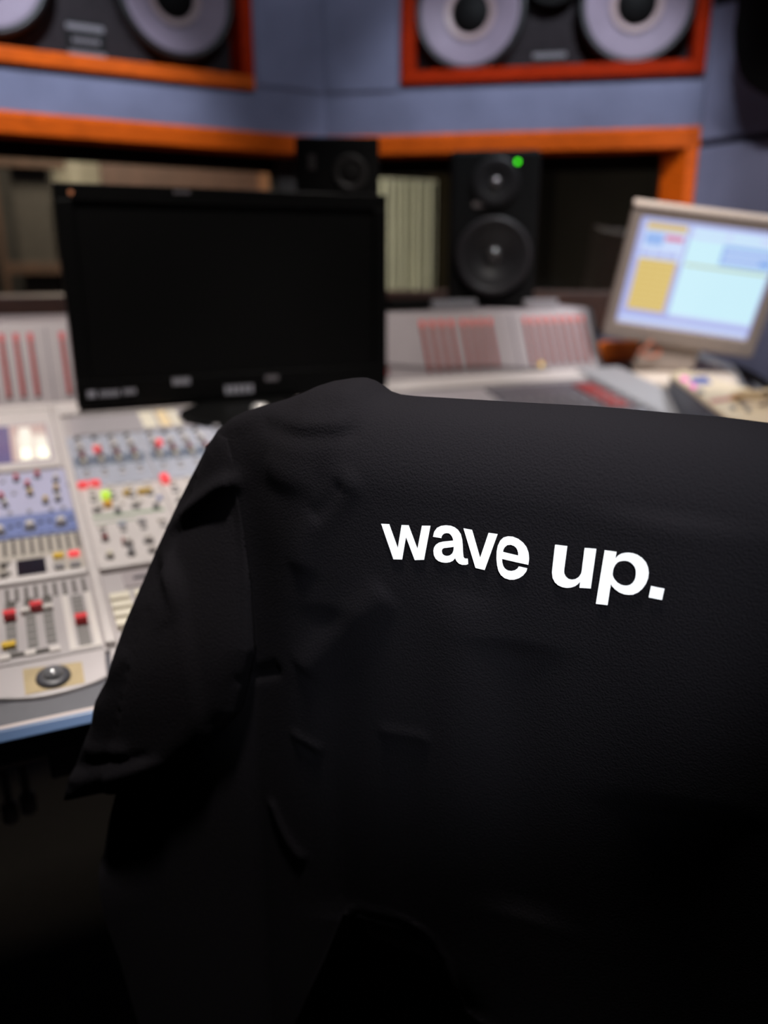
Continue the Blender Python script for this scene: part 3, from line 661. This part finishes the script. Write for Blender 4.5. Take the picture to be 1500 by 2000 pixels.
for k in range(3): sq(.05+.095*k, .13+.095*k, .66, .70, 0, 2)
sq(.37, .985, .86, .97, 5, 2); sq(.40, .62, .90, .93, 1, 3); sq(.66, .86, .90, .93, 1, 3)
sq(.62, .98, .66, .84, 4, 2); sq(.64, .96, .77, .80, 5, 3); sq(.64, .90, .70, .73, 5, 3)
sq(.39, .98, .615, .635, 6, 3); sq(.39, .985, .12, .15, 5, 2); sq(.02, .98, .02, .06, 5, 2); sq(.35, .37, .10, .97, 0, 3)
q.build('lit_screen', scr_m, mon)
cN = MP(.50, .08, -.055); fN = Vector((cN.x-.035, cN.y+.05, deskz(1.8)+.03)); uh = Vector((uM.x, uM.y, 0)).normalized(); nh = Vector((nM.x, nM.y, 0)).normalized()
q = MB(); t0 = [fN+uh*(a*.09+.015)+nh*b*.035 for a, b in ((-1, -1), (1, -1), (1, 1), (-1, 1))]; t1 = [cN+uh*(a*.085+.01)+nh*b*.022 for a, b in ((-1, -1), (1, -1), (1, 1), (-1, 1))]
q.add(t0+t1, [(0, 1, 2, 3), (4, 5, 6, 7)]+[(i, (i+1) % 4, 4+(i+1) % 4, 4+i) for i in range(4)]); q.build('neck', beige_bez, mon, .008)
q = MB(); bp_ = []
def onplane(px, py, z):
    r = ray(px, py); return ORG+r*((z-CZ)/r.z)
bz = deskz(1.76)
low = [onplane(px, py, bz+.004) for px, py in ((1226, 743), (1232, 752), (1260, 757), (1330, 759), (1400, 770), (1442, 760), (1436, 742), (1395, 722), (1345, 712), (1260, 712), (1228, 722))]
cen = sum(low, Vector())/len(low)
up_ = [cen+(p-cen)*.86+Vector((0, 0, .032)) for p in low]; upm = [cen+(p-cen)*.99+Vector((0, 0, .022)) for p in low]; n_ = len(low)
q.add(low+upm+up_, [tuple(range(n_))[::-1], tuple(range(2*n_, 3*n_))]+[(i, (i+1) % n_, n_+(i+1) % n_, n_+i) for i in range(n_)]+[(n_+i, n_+(i+1) % n_, 2*n_+(i+1) % n_, 2*n_+i) for i in range(n_)])
q.build('foot', mat('lit_beige_foot', (.80, .68, .57), .4), mon, .004)  # beige lightened to stand in for low light on the foot
# side desk carrying it
q = MB(); q.prism([Vector((1.690, 1.0, deskz(1.0)-.034)), Vector((2.20, 1.0, deskz(1.0)-.034)), Vector((2.155, 2.05, deskz(2.05)-.034)), Vector((1.69, 2.10, deskz(2.1)-.034))], (0, 0, .032))
sd = q.build('side_desk_top', mat('side_desk_grey', (.34, .34, .36), .5, noise=.06), None, .003)
sdt = thing('side_desk', 'pale grey sloping side desk under the beige monitor, at the right end of the console', 'desk', (1.9, 1.6, 0)); sd.name = 'desk_top'; setp(sd, sdt)
q = MB(); q.box((1.92, 1.85, .44), (.45, .04, .88)); q.build('rear_panel', dgrey, sdt, .004)
for xx in (1.74, 2.13): 
    q = MB(); q.box((xx, 1.10, .38), (.04, .04, .76)); q.build('leg', dgrey, sdt, .004)
# orange pack
ox, ov = Spx(1222, 709); oy = Y0+ov*math.cos(SL); p0 = at(1172, 706, oy); p1 = at(1272, 662, oy)
q = MB(); q.box(((p0.x+p1.x)/2, oy+.025, deskz(oy)+(p1.z-p0.z)/2+.006), (p1.x-p0.x, .05, p1.z-p0.z)); ob = q.build('orange_box', mat('orange_card', (.80, .17, .010), .45, noise=.1), None, .008)
tag(ob, 'small bright orange box between the meter bridge end and the beige monitor', 'box')
q = MB(); cc = at(1270, 682, 1.84)
q.tube([cc+Vector((.03*math.cos(t)*(1-.3*math.sin(3*t)), .01*math.sin(2*t), .022*math.sin(t))) for t in [k*.35 for k in range(26)]], .0045, 8)
tag(q.build('coiled_strap', mat('salmon_strap', (.50, .17, .10), .5)), 'salmon coloured coiled strap hanging beside the orange box', 'strap')
# desktop controller
zc = deskz(1.62)+.085
quad = [onplane(px, py, zc) for px, py in ((1309, 731), (1332, 722), (1442, 752), (1520, 776), (1540, 840), (1424, 816))]
dc = thing('desktop_controller', 'beige desktop controller with small blue display, in front of the beige monitor', 'controller', (sum(quad, Vector())/6)-Vector((0, 0, .05)))
q = MB(); q.prism([p-Vector((0, 0, .012)) for p in quad], (0, 0, .012)); q.build('face_plate', mat('cream_face', (.78, .64, .44), .45, noise=.08), dc, .003)
low = [Vector((p.x, p.y, max(deskz(p.y)+.002, zc-.13))) for p in quad]; up2 = [p-Vector((0, 0, .012)) for p in quad]
q = MB(); q.add(low+up2, [tuple(range(6))[::-1], tuple(range(6, 12))]+[(i, (i+1) % 6, 6+(i+1) % 6, 6+i) for i in range(6)]); q.build('dark_body', mat('navy_plastic', (.012, .020, .05), .4), dc, .003)
def dpoly(name, mm, pts, h=.0012):
    q = MB(); q.prism([onplane(px, py, zc+.0002) for px, py in pts], (0, 0, h)); q.build(name, mm, dc)
dpoly('display', mat('blue_lcd', (.05, .08, .25), .3, emit=(.10, .18, .60), estr=.25), ((1346, 738), (1380, 736), (1390, 750), (1356, 751)))
dpoly('pink_key', mat('pink_key', (.8, .12, .5), .4, emit=(1, .12, .6), estr=.3), ((1330, 738), (1341, 738), (1344, 745), (1333, 746)), .004)
dpoly('pink_key', MATS['pink_key'], ((1347, 752), (1357, 752), (1360, 759), (1350, 760)), .004)
dpoly('grey_key', mid_pl, ((1358, 764), (1372, 763), (1376, 769), (1362, 770)), .004)
dpoly('red_stripe', mat('rose_stripe', (.55, .22, .18), .5), ((1385, 781), (1425, 775), (1430, 781), (1390, 788)))
for (px, py) in ((1425, 795), (1445, 790), (1455, 800), (1435, 780)): dpoly('grey_key', mid_pl, ((px, py), (px+9, py-1), (px+12, py+5), (px+3, py+6)), .004)
q = MB(); q.tube([onplane(px, py, zc+h) for px, py, h in ((1436, 775, .006), (1455, 770, .02), (1480, 772, .024), (1505, 768, .02), (1540, 765, .02))], .012, 10)
tag(q.build('telephone_handset', mat('cream_handset', (.78, .62, .40), .45)), 'cream handset lying across the far end of the desktop controller', 'handset')
q = MB(); q.tube([onplane(px, py, deskz(1.75)+.02) for px, py in ((1400, 712), (1425, 716), (1455, 728), (1480, 742), (1500, 754), (1530, 770))], .014, 10)
tag(q.build('cable', black), 'thick black cable curving behind the beige monitor along the side wall', 'cable')

# black rounded panel on the side wall
q = MB(); rp = [(.30, .78), (.30, .62), (.33, .52), (.40, .46), (.60, .42), (1.4, .36), (1.4, .78)]
def sproj(px, py, out):
    r = ray(px, py); n = nS; p0_ = sidep(0, 0, out); t = (p0_-ORG).dot(n)/r.dot(n); return ORG+r*t
o_ = .10
pl = [sproj(px, py, o_) for px, py in ((1436, 18), (1430, 60), (1432, 100), (1440, 140), (1452, 162), (1470, 176), (1500, 190), (1560, 212), (1560, -40), (1436, -40))]
q.prism(pl, -nS*.088); tag(q.build('acoustic_panel', black, bevel=.012, seg=3), 'black rounded acoustic panel mounted on the blue side wall at the upper right corner', 'panel')

# ------------------------------------------------------------------ chair with the T-shirt pulled over its back
UC = cam2w(math.sin(R_(115)), math.cos(R_(115))); NC = cam2w(-math.cos(R_(65)), -math.sin(R_(65)))
OC = ORG+cam2w(0, .72)
def CP(px, py, hf=None):
    r = ray(px, py); h = .04 if hf is None else 0.0
    for _ in range(1 if hf is None else 9):
        p = ORG+r*(((OC-ORG).dot(NC)+h)/r.dot(NC)); c = ((p-OC).dot(UC), p.z-CZ)
        if hf is not None: h = .5*h+.5*float(hf(np.array([c]))[0])
    return c
def CW(X, Z, h=0.0): return OC+UC*float(X)+NC*float(h)+Zup*float(Z)
def poly_c(pts, hf=None): return np.array([CP(*p, hf) for p in pts])
def smooth_poly(a, it=2, closed=True):
    for _ in range(it):
        b = np.roll(a, -1, 0) if closed else a[1:]
        c = a if closed else a[:-1]
        q = np.empty((len(c)*2, 2)); q[0::2] = .75*c+.25*b; q[1::2] = .25*c+.75*b
        if not closed: q = np.vstack([a[:1], q, a[-1:]])
        a = q
    return a
def segdist(P, A, B):
    """distance of points P to the segments A-B and the signed side of the closest one"""
    best = np.full(len(P), 1e9); side = np.zeros(len(P)); par = np.zeros(len(P)); n = len(A)
    for k in range(n):
        d = B[k]-A[k]; L = d@d+1e-12; t = np.clip(((P-A[k])@d)/L, 0, 1); e = P-(A[k]+t[:, None]*d); r = np.hypot(e[:, 0], e[:, 1])
        m = r < best; best[m] = r[m]; side[m] = np.sign(d[0]*e[:, 1]-d[1]*e[:, 0])[m]; par[m] = ((k+t)/n)[m]
    return best, side, par
def sstep(t): t = np.clip(t, 0, 1); return t*t*(3-2*t)
def inside(P, poly):
    c = np.zeros(len(P), bool); x, y = P[:, 0], P[:, 1]; n = len(poly)
    for i in range(n):
        x1, y1 = poly[i]; x2, y2 = poly[i-1]
        m = ((y1 > y) != (y2 > y)); xi = (x2-x1)*(y-y1)/(y2-y1+1e-15)+x1; c ^= m & (x < xi)
    return c
EDGE = poly_c([(505,700),(500,860),(512,950),(520,1100),(524,1300),(528,1500),(540,1750),(560,2150)])
def Xe(Z): return np.interp(-Z, -EDGE[:, 1], EDGE[:, 0])
ZSH = CP(450, 860)[1]
def bend(P):     # the loose left side swings out of the chair plane towards the aisle
    t = np.maximum(0, Xe(P[:, 1])-.02-P[:, 0]); return .62*t*t/(t+.03)*sstep((ZSH-P[:, 1])/.30)
top_px = [(205,1665),(215,1600),(240,1500),(270,1400),(300,1260),(335,1130),(368,1010),(396,905),(408,868),(428,838),(455,815),(478,804),(502,796),(530,788),(560,779),(592,767),(620,754),(652,744),(690,738),(708,737),(726,743),(742,753),(757,764),(775,770),(800,773),(850,776),(900,779),(1000,785),(1075,789),(1150,793),(1225,799),(1300,806),(1400,814),(1500,826),(1600,838),(1700,856),(1770,880),(1815,930),(1850,1020),(1880,1200),(1900,1500),(1920,1800),(1930,2080)]
hem_px = [(1500,2120),(1200,2090),(1050,2045),(985,2015),(938,1995),(905,1962),(888,1920),(874,1862),(842,1822),(792,1793),(740,1781),(682,1768),(650,1850),(612,1935),(560,2040),(400,2040),(312,2010),(290,1950),(262,1850),(240,1790),(222,1725)]
TOPC = poly_c(top_px, bend); HEMC = poly_c(hem_px, bend)
OUT = np.vstack([TOPC, HEMC])
def resample(a, step, closed=True):
    b = np.vstack([a, a[:1]]) if closed else a
    out = []
    for i in range(len(b)-1):
        L = np.hypot(*(b[i+1]-b[i])); n = max(1, int(round(L/step)))
        for k in range(n): out.append(b[i]+(b[i+1]-b[i])*k/n)
    return np.array(out)
RIDG = [  # polyline, height, half width, one-sided drop
    ([(474,936),(450,940),(428,951),(400,972),(370,995),(348,1022),(340,1045),(344,1085),(356,1125),(372,1180)], .0085, .0090),
    ([(515,826),(545,838),(580,852),(640,850),(705,842)], -.0030, .007),
    ([(520,812),(560,822),(620,832),(690,828)], .0030, .010),
    ([(700,925),(655,965),(622,1005),(600,1055),(590,1120)], .0035, .014),
    ([(668,940),(640,985),(612,1010)], -.0030, .008),
    ([(520,900),(560,935),(620,950)], .0020, .014),
    ([(760,1150),(690,1215),(640,1262),(590,1312)], .0040, .015),
    ([(480,1322),(515,1315),(550,1303)], -.0040, .006),
    ([(575,1428),(600,1448),(625,1466)], .0022, .005), ([(585,1450),(612,1475)], -.0025, .005),
    ([(530,1560),(545,1600),(565,1640),(597,1680)], .0030, .007),
    ([(540,950),(560,1150),(566,1350),(575,1500),(585,1750),(600,2050)], .0035, .035),
    ([(640,1180),(660,1350),(650,1600),(660,1800)], -.0040, .030),
    ([(905,1150),(900,1350),(888,1550),(885,1750),(900,1960)], .0050, .028),
    ([(1010,1250),(1015,1500),(1030,1800)], -.0040, .035),
    ([(1330,1000),(1300,1250),(1330,1600)], .0050, .05),
    ([(740,1425),(790,1432),(840,1440)], .0015, .006),
    ([(730,742),(745,757),(762,768)], -.0030, .005), ([(640,760),(690,752),(722,748)], .0030, .008),
    ([(150,1478),(200,1468),(262,1456),(330,1448)], -.0026, .006), ([(152,1496),(220,1492),(300,1478),(350,1462)], .0045, .009),
    ([(180,1430),(230,1440),(290,1440)], .0030, .008), ([(146,1520),(220,1516),(290,1500),(350,1480)], .0025, .008), ([(230,1512),(300,1498),(360,1478)], -.0035, .006),
    ([(212,1330),(250,1290),(290,1250)], .0030, .010), ([(205,1345),(240,1320)], -.0025, .006), ([(280,1180),(330,1150),(360,1200)], .0020, .014),
    ([(700,770),(800,795),(1000,808),(1500,850)], .0012, .02),
]
def folds(P):
    h = np.zeros(len(P))
    for L, a, w_ in RIDG:
        d, sd, t = segdist(P, L[:-1], L[1:]); taper = np.clip(np.minimum(t, 1-t)*6, .0, 1)
        h += a*np.exp(-(d/w_)**2)*(.15+.85*sstep(taper))
    for fx, fz, ph, am in WV: h += .00045*am*np.sin(P[:, 0]*fx+P[:, 1]*fz+ph)
    d, sd, t = segdist(P, HEML[:-1], HEML[1:]); h += .0016*np.exp(-(d/.0030)**2)
    return h
ZTOP = CP(1000, 785)[1]
def lean(P):
    m = sstep((P[:, 0]-Xe(P[:, 1])+.02)/.10)
    return -.055*m*sstep((ZTOP-.05-P[:, 1])/.75)
def torso_r(P):
    d, sd, t = segdist(P, TOPC[:-1], TOPC[1:])
    ins = inside(P, np.vstack([TOPC, [[1.2, -2], [-.6, -2]]]))
    d = np.where(ins, d, 0)
    m = .40+.60*sstep((P[:, 0]-Xe(P[:, 1])+.04)/.10)
    top = sstep((P[:, 1]-(CP(450, 1040)[1]))/.17); m = np.maximum(m, .70*top)
    tt = np.clip(d/.075, 0, 1); return .060*m*np.sqrt(1-(1-tt)**2), d
def surf(P): return torso_r(P)[0]+lean(P)+bend(P)
RIDG = [(smooth_poly(poly_c(p, surf), 2, False), a, w_) for p, a, w_ in RIDG]
HEML = smooth_poly(poly_c(hem_px[1:14], surf), 1, False)
rng = np.random.RandomState(3); WV = [(rng.uniform(6, 26), rng.uniform(-8, 8), rng.uniform(0, 6.3), rng.uniform(.2, 1)) for _ in range(9)]
ARM = smooth_poly(poly_c([(474,936),(428,951),(400,972),(370,995),(348,1022),(340,1045),(344,1085),(356,1125),(372,1180),(400,1300),(430,1500)], surf), 2, False)
def torso_front(P):
    r, d = torso_r(P); return r+lean(P)+bend(P)+folds(P)*sstep(d/.012)
def torso_back(P):
    r, d = torso_r(P); return -r*.85+lean(P)+bend(P)+.3*folds(P)*sstep(d/.02)
def cdt(outline, step, rings=(.0015, .004, .008, .013, .019), holes=(), gridclear=.022):
    o = outline; n = len(o)
    tan = np.roll(o, -1, 0)-np.roll(o, 1, 0); nr = np.stack([-tan[:, 1], tan[:, 0]], 1); nr /= (np.hypot(nr[:, 0], nr[:, 1])[:, None]+1e-12)
    area = .5*np.sum(o[:, 0]*np.roll(o[:, 1], -1)-np.roll(o[:, 0], -1)*o[:, 1])
    if area < 0: nr = -nr
    allA = o; allB = np.roll(o, -1, 0); pts = []
    for r in rings:
        q = (o+nr*r)[::1]; d, _, _ = segdist(q, allA, allB); q = q[(d > r*.8) & inside(q, o)]; pts.append(q)
    x0, z0 = o.min(0); x1, z1 = o.max(0)
    gx, gz = np.meshgrid(np.arange(x0, x1, step), np.arange(z0, z1, step)); gx = gx+(np.arange(gx.shape[0]) % 2)[:, None]*step/2
    g = np.stack([gx.ravel(), gz.ravel()], 1); g = g[inside(g, o)]
    for h in holes: g = g[~inside(g, h)]
    d, _, _ = segdist(g, allA, allB); g = g[d > gridclear]
    for h in holes:
        d, _, _ = segdist(g, h, np.roll(h, -1, 0)); g = g[d > gridclear]
    bv = [o]+list(holes); edges = []; k = 0
    for b in bv:
        m = len(b); edges += [(k+i, k+(i+1) % m) for i in range(m)]; k += m
    V = np.vstack(bv+pts+[g])
    vs, es, fs, *_ = geometry.delaunay_2d_cdt([Vector(p) for p in V], edges, [], 0, 1e-7)
    vs = np.array([tuple(v) for v in vs]); fs = [f for f in fs if len(f) == 3]
    c = np.array([vs[list(f)].mean(0) for f in fs]); ok = inside(c, o)
    for h in holes: ok &= ~inside(c, h)
    return vs, [tuple(f) for f, k_ in zip(fs, ok) if k_]
def sheet(name, mm, parts, parent, merge=1e-4, smooth=True):
    V = []; F = []
    for vs, fs, h, flip in parts:
        k = len(V); V += [CW(a[0], a[1], hh) for a, hh in zip(vs, h)]; F += [tuple(i+k for i in (f[::-1] if flip else f)) for f in fs]
    org = parent.location.copy()
    me = bpy.data.meshes.new(name); me.from_pydata([tuple(p-org) for p in V], [], F); me.materials.append(mm)
    bm = bmesh.new(); bm.from_mesh(me); bmesh.ops.remove_doubles(bm, verts=bm.verts, dist=merge); bmesh.ops.recalc_face_normals(bm, faces=bm.faces); bm.to_mesh(me); bm.free()
    for p in me.polygons: p.use_smooth = smooth
    o = bpy.data.objects.new(name, me); COL.objects.link(o); o.location = org; setp(o, parent); return o

cloth = mat('black_cotton_jersey', (.0056, .0050, .0062), .9, spec=.06, bump=.7, bscale=520, bdist=.0014)
ts = thing('t_shirt', 'black cotton t-shirt with white lettering pulled over the back of an office chair', 't-shirt', CW(.1, -.95))
RO = resample(OUT, .0045)
vs, fs = cdt(RO, .0048)
hem2 = [(1500,2230), (1200,2230), (1000,2230), (700,2200), (400,2130)]+hem_px[16:]
vb, fb = cdt(resample(np.vstack([TOPC, poly_c(hem2, bend)]), .0045), .009, gridclear=.024)
sheet('shirt_body', cloth, [(vs, fs, torso_front(vs), False), (vb, fb, torso_back(vb), True)], ts)
slv_px = [(436,842),(408,868),(397,887),(372,935),(352,975),(340,1000),(326,1030),(310,1065),(292,1108),(275,1150),(250,1210),(236,1250),(226,1280),(216,1318),(211,1328),(200,1347),(192,1364),(187,1385),(184,1408),(175,1432),(163,1462),(154,1488),(143,1508),(136,1530),(129,1560),(150,1557),(190,1548),(240,1538),(300,1519),(360,1490),(425,1440),(490,1370),(520,1250),(515,1120),(500,1010),(488,940),(480,890),(462,850)]
def slv_base(P): return bend(P)+.012*sstep((CP(400, 960)[1]-P[:, 1])/.20)
SLV = resample(poly_c(slv_px, slv_base), .004)
v2, f2 = cdt(SLV, .0046, rings=(.0015, .004, .008, .012), gridclear=.015)
SA, SB = SLV, np.roll(SLV, -1, 0)
def slv_h(P):
    d, _, _ = segdist(P, SA, SB); down = sstep((CP(400, 960)[1]-P[:, 1])/.20)
    r, _ = torso_r(P); t = np.clip(d/.030, 0, 1); th = .003+.017*down
    fr = folds(P)*sstep(d/.006)
    _, side, _ = segdist(P, ARM[:-1], ARM[1:]); dd, _, _ = segdist(P, ARM[:-1], ARM[1:])
    drop = -.006*np.where(side > 0, 1, 0)*sstep(dd/.012)*np.exp(-dd/.09)
    base = r*(1-.2*down)+.012*down+bend(P)
    return base+th*np.sqrt(1-(1-t)**2)+fr+drop*sstep(d/.01)+.0008, base-th*np.sqrt(1-(1-t)**2)-.002*down
a_, b_ = slv_h(v2)
sheet('sleeve', cloth, [(v2, f2, a_, False), (v2, f2, b_, True)], ts)
# printed words, each letter follows the cloth
GL = {
 'w': ((740,1000,9.375), [[(55,205),(205,212),(360,645),(428,228),(560,232),(720,660),(800,240),(958,242),(840,865),(668,870),(510,450),(440,860),(280,857)]]),
 'a': ((840,1010,7.5), [[(52,280),(175,300),(180,275),(195,250),(220,232),(250,226),(285,230),(312,250),(332,280),(342,308),(347,335),(270,343),(200,350),(140,365),(95,395),(68,435),(57,485),(65,550),(90,600),(130,635),(185,655),(245,660),(300,652),(345,630),(378,592),(385,615),(400,642),(435,675),(480,691),(530,691),(567,680),(565,640),(560,597),(530,598),(510,590),(499,570),(492,500),(487,400),(480,320),(460,240),(420,180),(370,140),(310,118),(240,112),(170,120),(110,150),(70,205)],
                     [(357,428),(285,437),(215,445),(192,458),(183,478),(183,500),(192,530),(215,550),(245,559),(275,558),(305,548),(335,522),(350,485)]]),
 'v': ((840,1010,7.5), [[(497,155),(625,178),(742,585),(865,222),(998,240),(808,767),(673,735)]]),
 'e': ((840,1010,7.5), [[(1447,690),(1250,648),(1062,603),(1065,650),(1078,700),(1095,732),(1120,756),(1150,772),(1200,780),(1250,768),(1285,745),(1308,712),(1432,740),(1415,790),(1370,845),(1310,885),(1240,908),(1170,908),(1100,885),(1045,840),(1010,780),(990,700),(980,600),(983,500),(1000,410),(1035,335),(1085,290),(1150,272),(1220,278),(1300,310),(1370,365),(1420,430),(1450,510),(1458,600)],
                     [(1078,500),(1190,528),(1298,553),(1298,515),(1285,470),(1265,437),(1240,415),(1190,397),(1140,402),(1100,435),(1083,465)]]),
 'u': ((1060,1040,9.375), [[(235,212),(458,238),(400,680),(400,710),(406,745),(430,795),(480,837),(545,852),(610,840),(670,800),(710,740),(722,690),(728,640),(775,272),(988,288),(887,1013),(680,1000),(692,890),(650,935),(600,970),(530,995),(450,1003),(370,990),(290,955),(230,900),(190,820),(178,720),(190,600)]]),
 'p': ((1150,1060,9.375), [[(298,125),(515,155),(492,278),(540,225),(600,190),(670,174),(740,170),(820,182),(900,212),(980,265),(1050,345),(1090,440),(1102,540),(1090,640),(1050,740),(985,830),(910,895),(820,935),(740,942),(650,930),(560,895),(480,835),(430,780),(412,738),(350,1130),(135,1105)],
                     [(443,570),(448,510),(460,455),(490,395),(530,350),(575,328),(630,319),(680,318),(735,330),(780,355),(820,395),(850,440),(866,490),(868,560),(860,620),(840,675),(810,720),(765,755),(720,770),(680,772),(640,768),(590,752),(530,715),(480,660),(452,610)]]),
 '.': ((1150,1060,9.375), [[(1145,778),(1390,828),(1345,1035),(1100,988)]]),
}
ink = mat('white_screen_print', (.97, .97, .98), .55, spec=.3)
for ch, ((ox, oy, sc), loops) in GL.items():
    lp = [resample(np.array([CP(ox+x/sc, oy+y/sc, torso_front) for x, y in L]), .0022) for L in loops]
    v3, f3 = cdt(lp[0], .0026, rings=(), holes=lp[1:], gridclear=.0012)
    h3 = torso_front(v3)
    o = sheet('printed_letter' if ch != '.' else 'printed_full_stop', ink, [(v3, f3, h3+.0013, False)], ts, smooth=False)
# the chair
ch = thing('office_chair', 'black office chair standing under the black t-shirt, hidden but for its dark outline', 'chair', CW(.24, -CZ, -.20))
chm = mat('black_chair_fabric', (.006, .006, .007), .9)
q = MB(); X0, X1, Zt = CP(560, 900)[0], CP(1780, 1000)[0], ZTOP-.075
cor = [(X0+.03, Zt), (X1-.06, Zt), (X1-.01, Zt-.05), (X1-.02, Zt-.55), (X0+.04, Zt-.55), (X0+.01, Zt-.05)]
q.prism([CW(x, z, -.012-.045*(Zt-z)/.6) for x, z in cor], NC*.022); q.build('backrest', chm, ch, .01)
SX = (X0+X1)/2
q = MB(); q.box(CW(SX, -.80, -.30), (.48, .46, .08), (UC, NC, Zup)); q.build('seat', chm, ch, .03, seg=3)
q = MB(); q.tube([CW(SX, -.72, -.10), CW(SX, -.86, -.08), CW(SX, -.87, -.26)], .025, 8); q.build('back_support', black, ch)
q = MB(); q.lathe([(.030, 0), (.030, .30), (.022, .31), (.022, .42)], CW(SX, -1.25, -.30), (0, 0, 1), 20); q.build('gas_column', black, ch)
for k in range(5):
    a = k*2*math.pi/5+.3; dv = Vector((math.cos(a), math.sin(a), 0)); c0 = CW(SX, -1.20, -.30)
    q = MB(); q.tube([c0, c0+dv*.16+Vector((0, 0, -.005)), c0+dv*.29+Vector((0, 0, -.02))], .018, 8); lg = q.build('leg', black, ch)
    q = MB(); e = c0+dv*.29; q.lathe([(.025, -.02), (.028, 0), (.025, .02)], Vector((e.x, e.y, .029)), dv.cross(Zup), 16); q.build('caster', rubber, lg)

# ceiling spot fittings (unseen, above the frame; shirt, crease and side wall ones added)
for i, l in enumerate(LAMPS):
    q = MB(); q.lathe([(.07, 0), (.07, .02), (.055, .02), (.055, .0)], Vector(l[0])+Vector((0, 0, .018)), (0, 0, 1), 24)
    tag(q.build('ceiling_spot', white_pl, smooth=True), 'small round white spotlight recessed in the dark ceiling, unseen above the frame', 'spotlight', 'recessed ceiling spotlights')
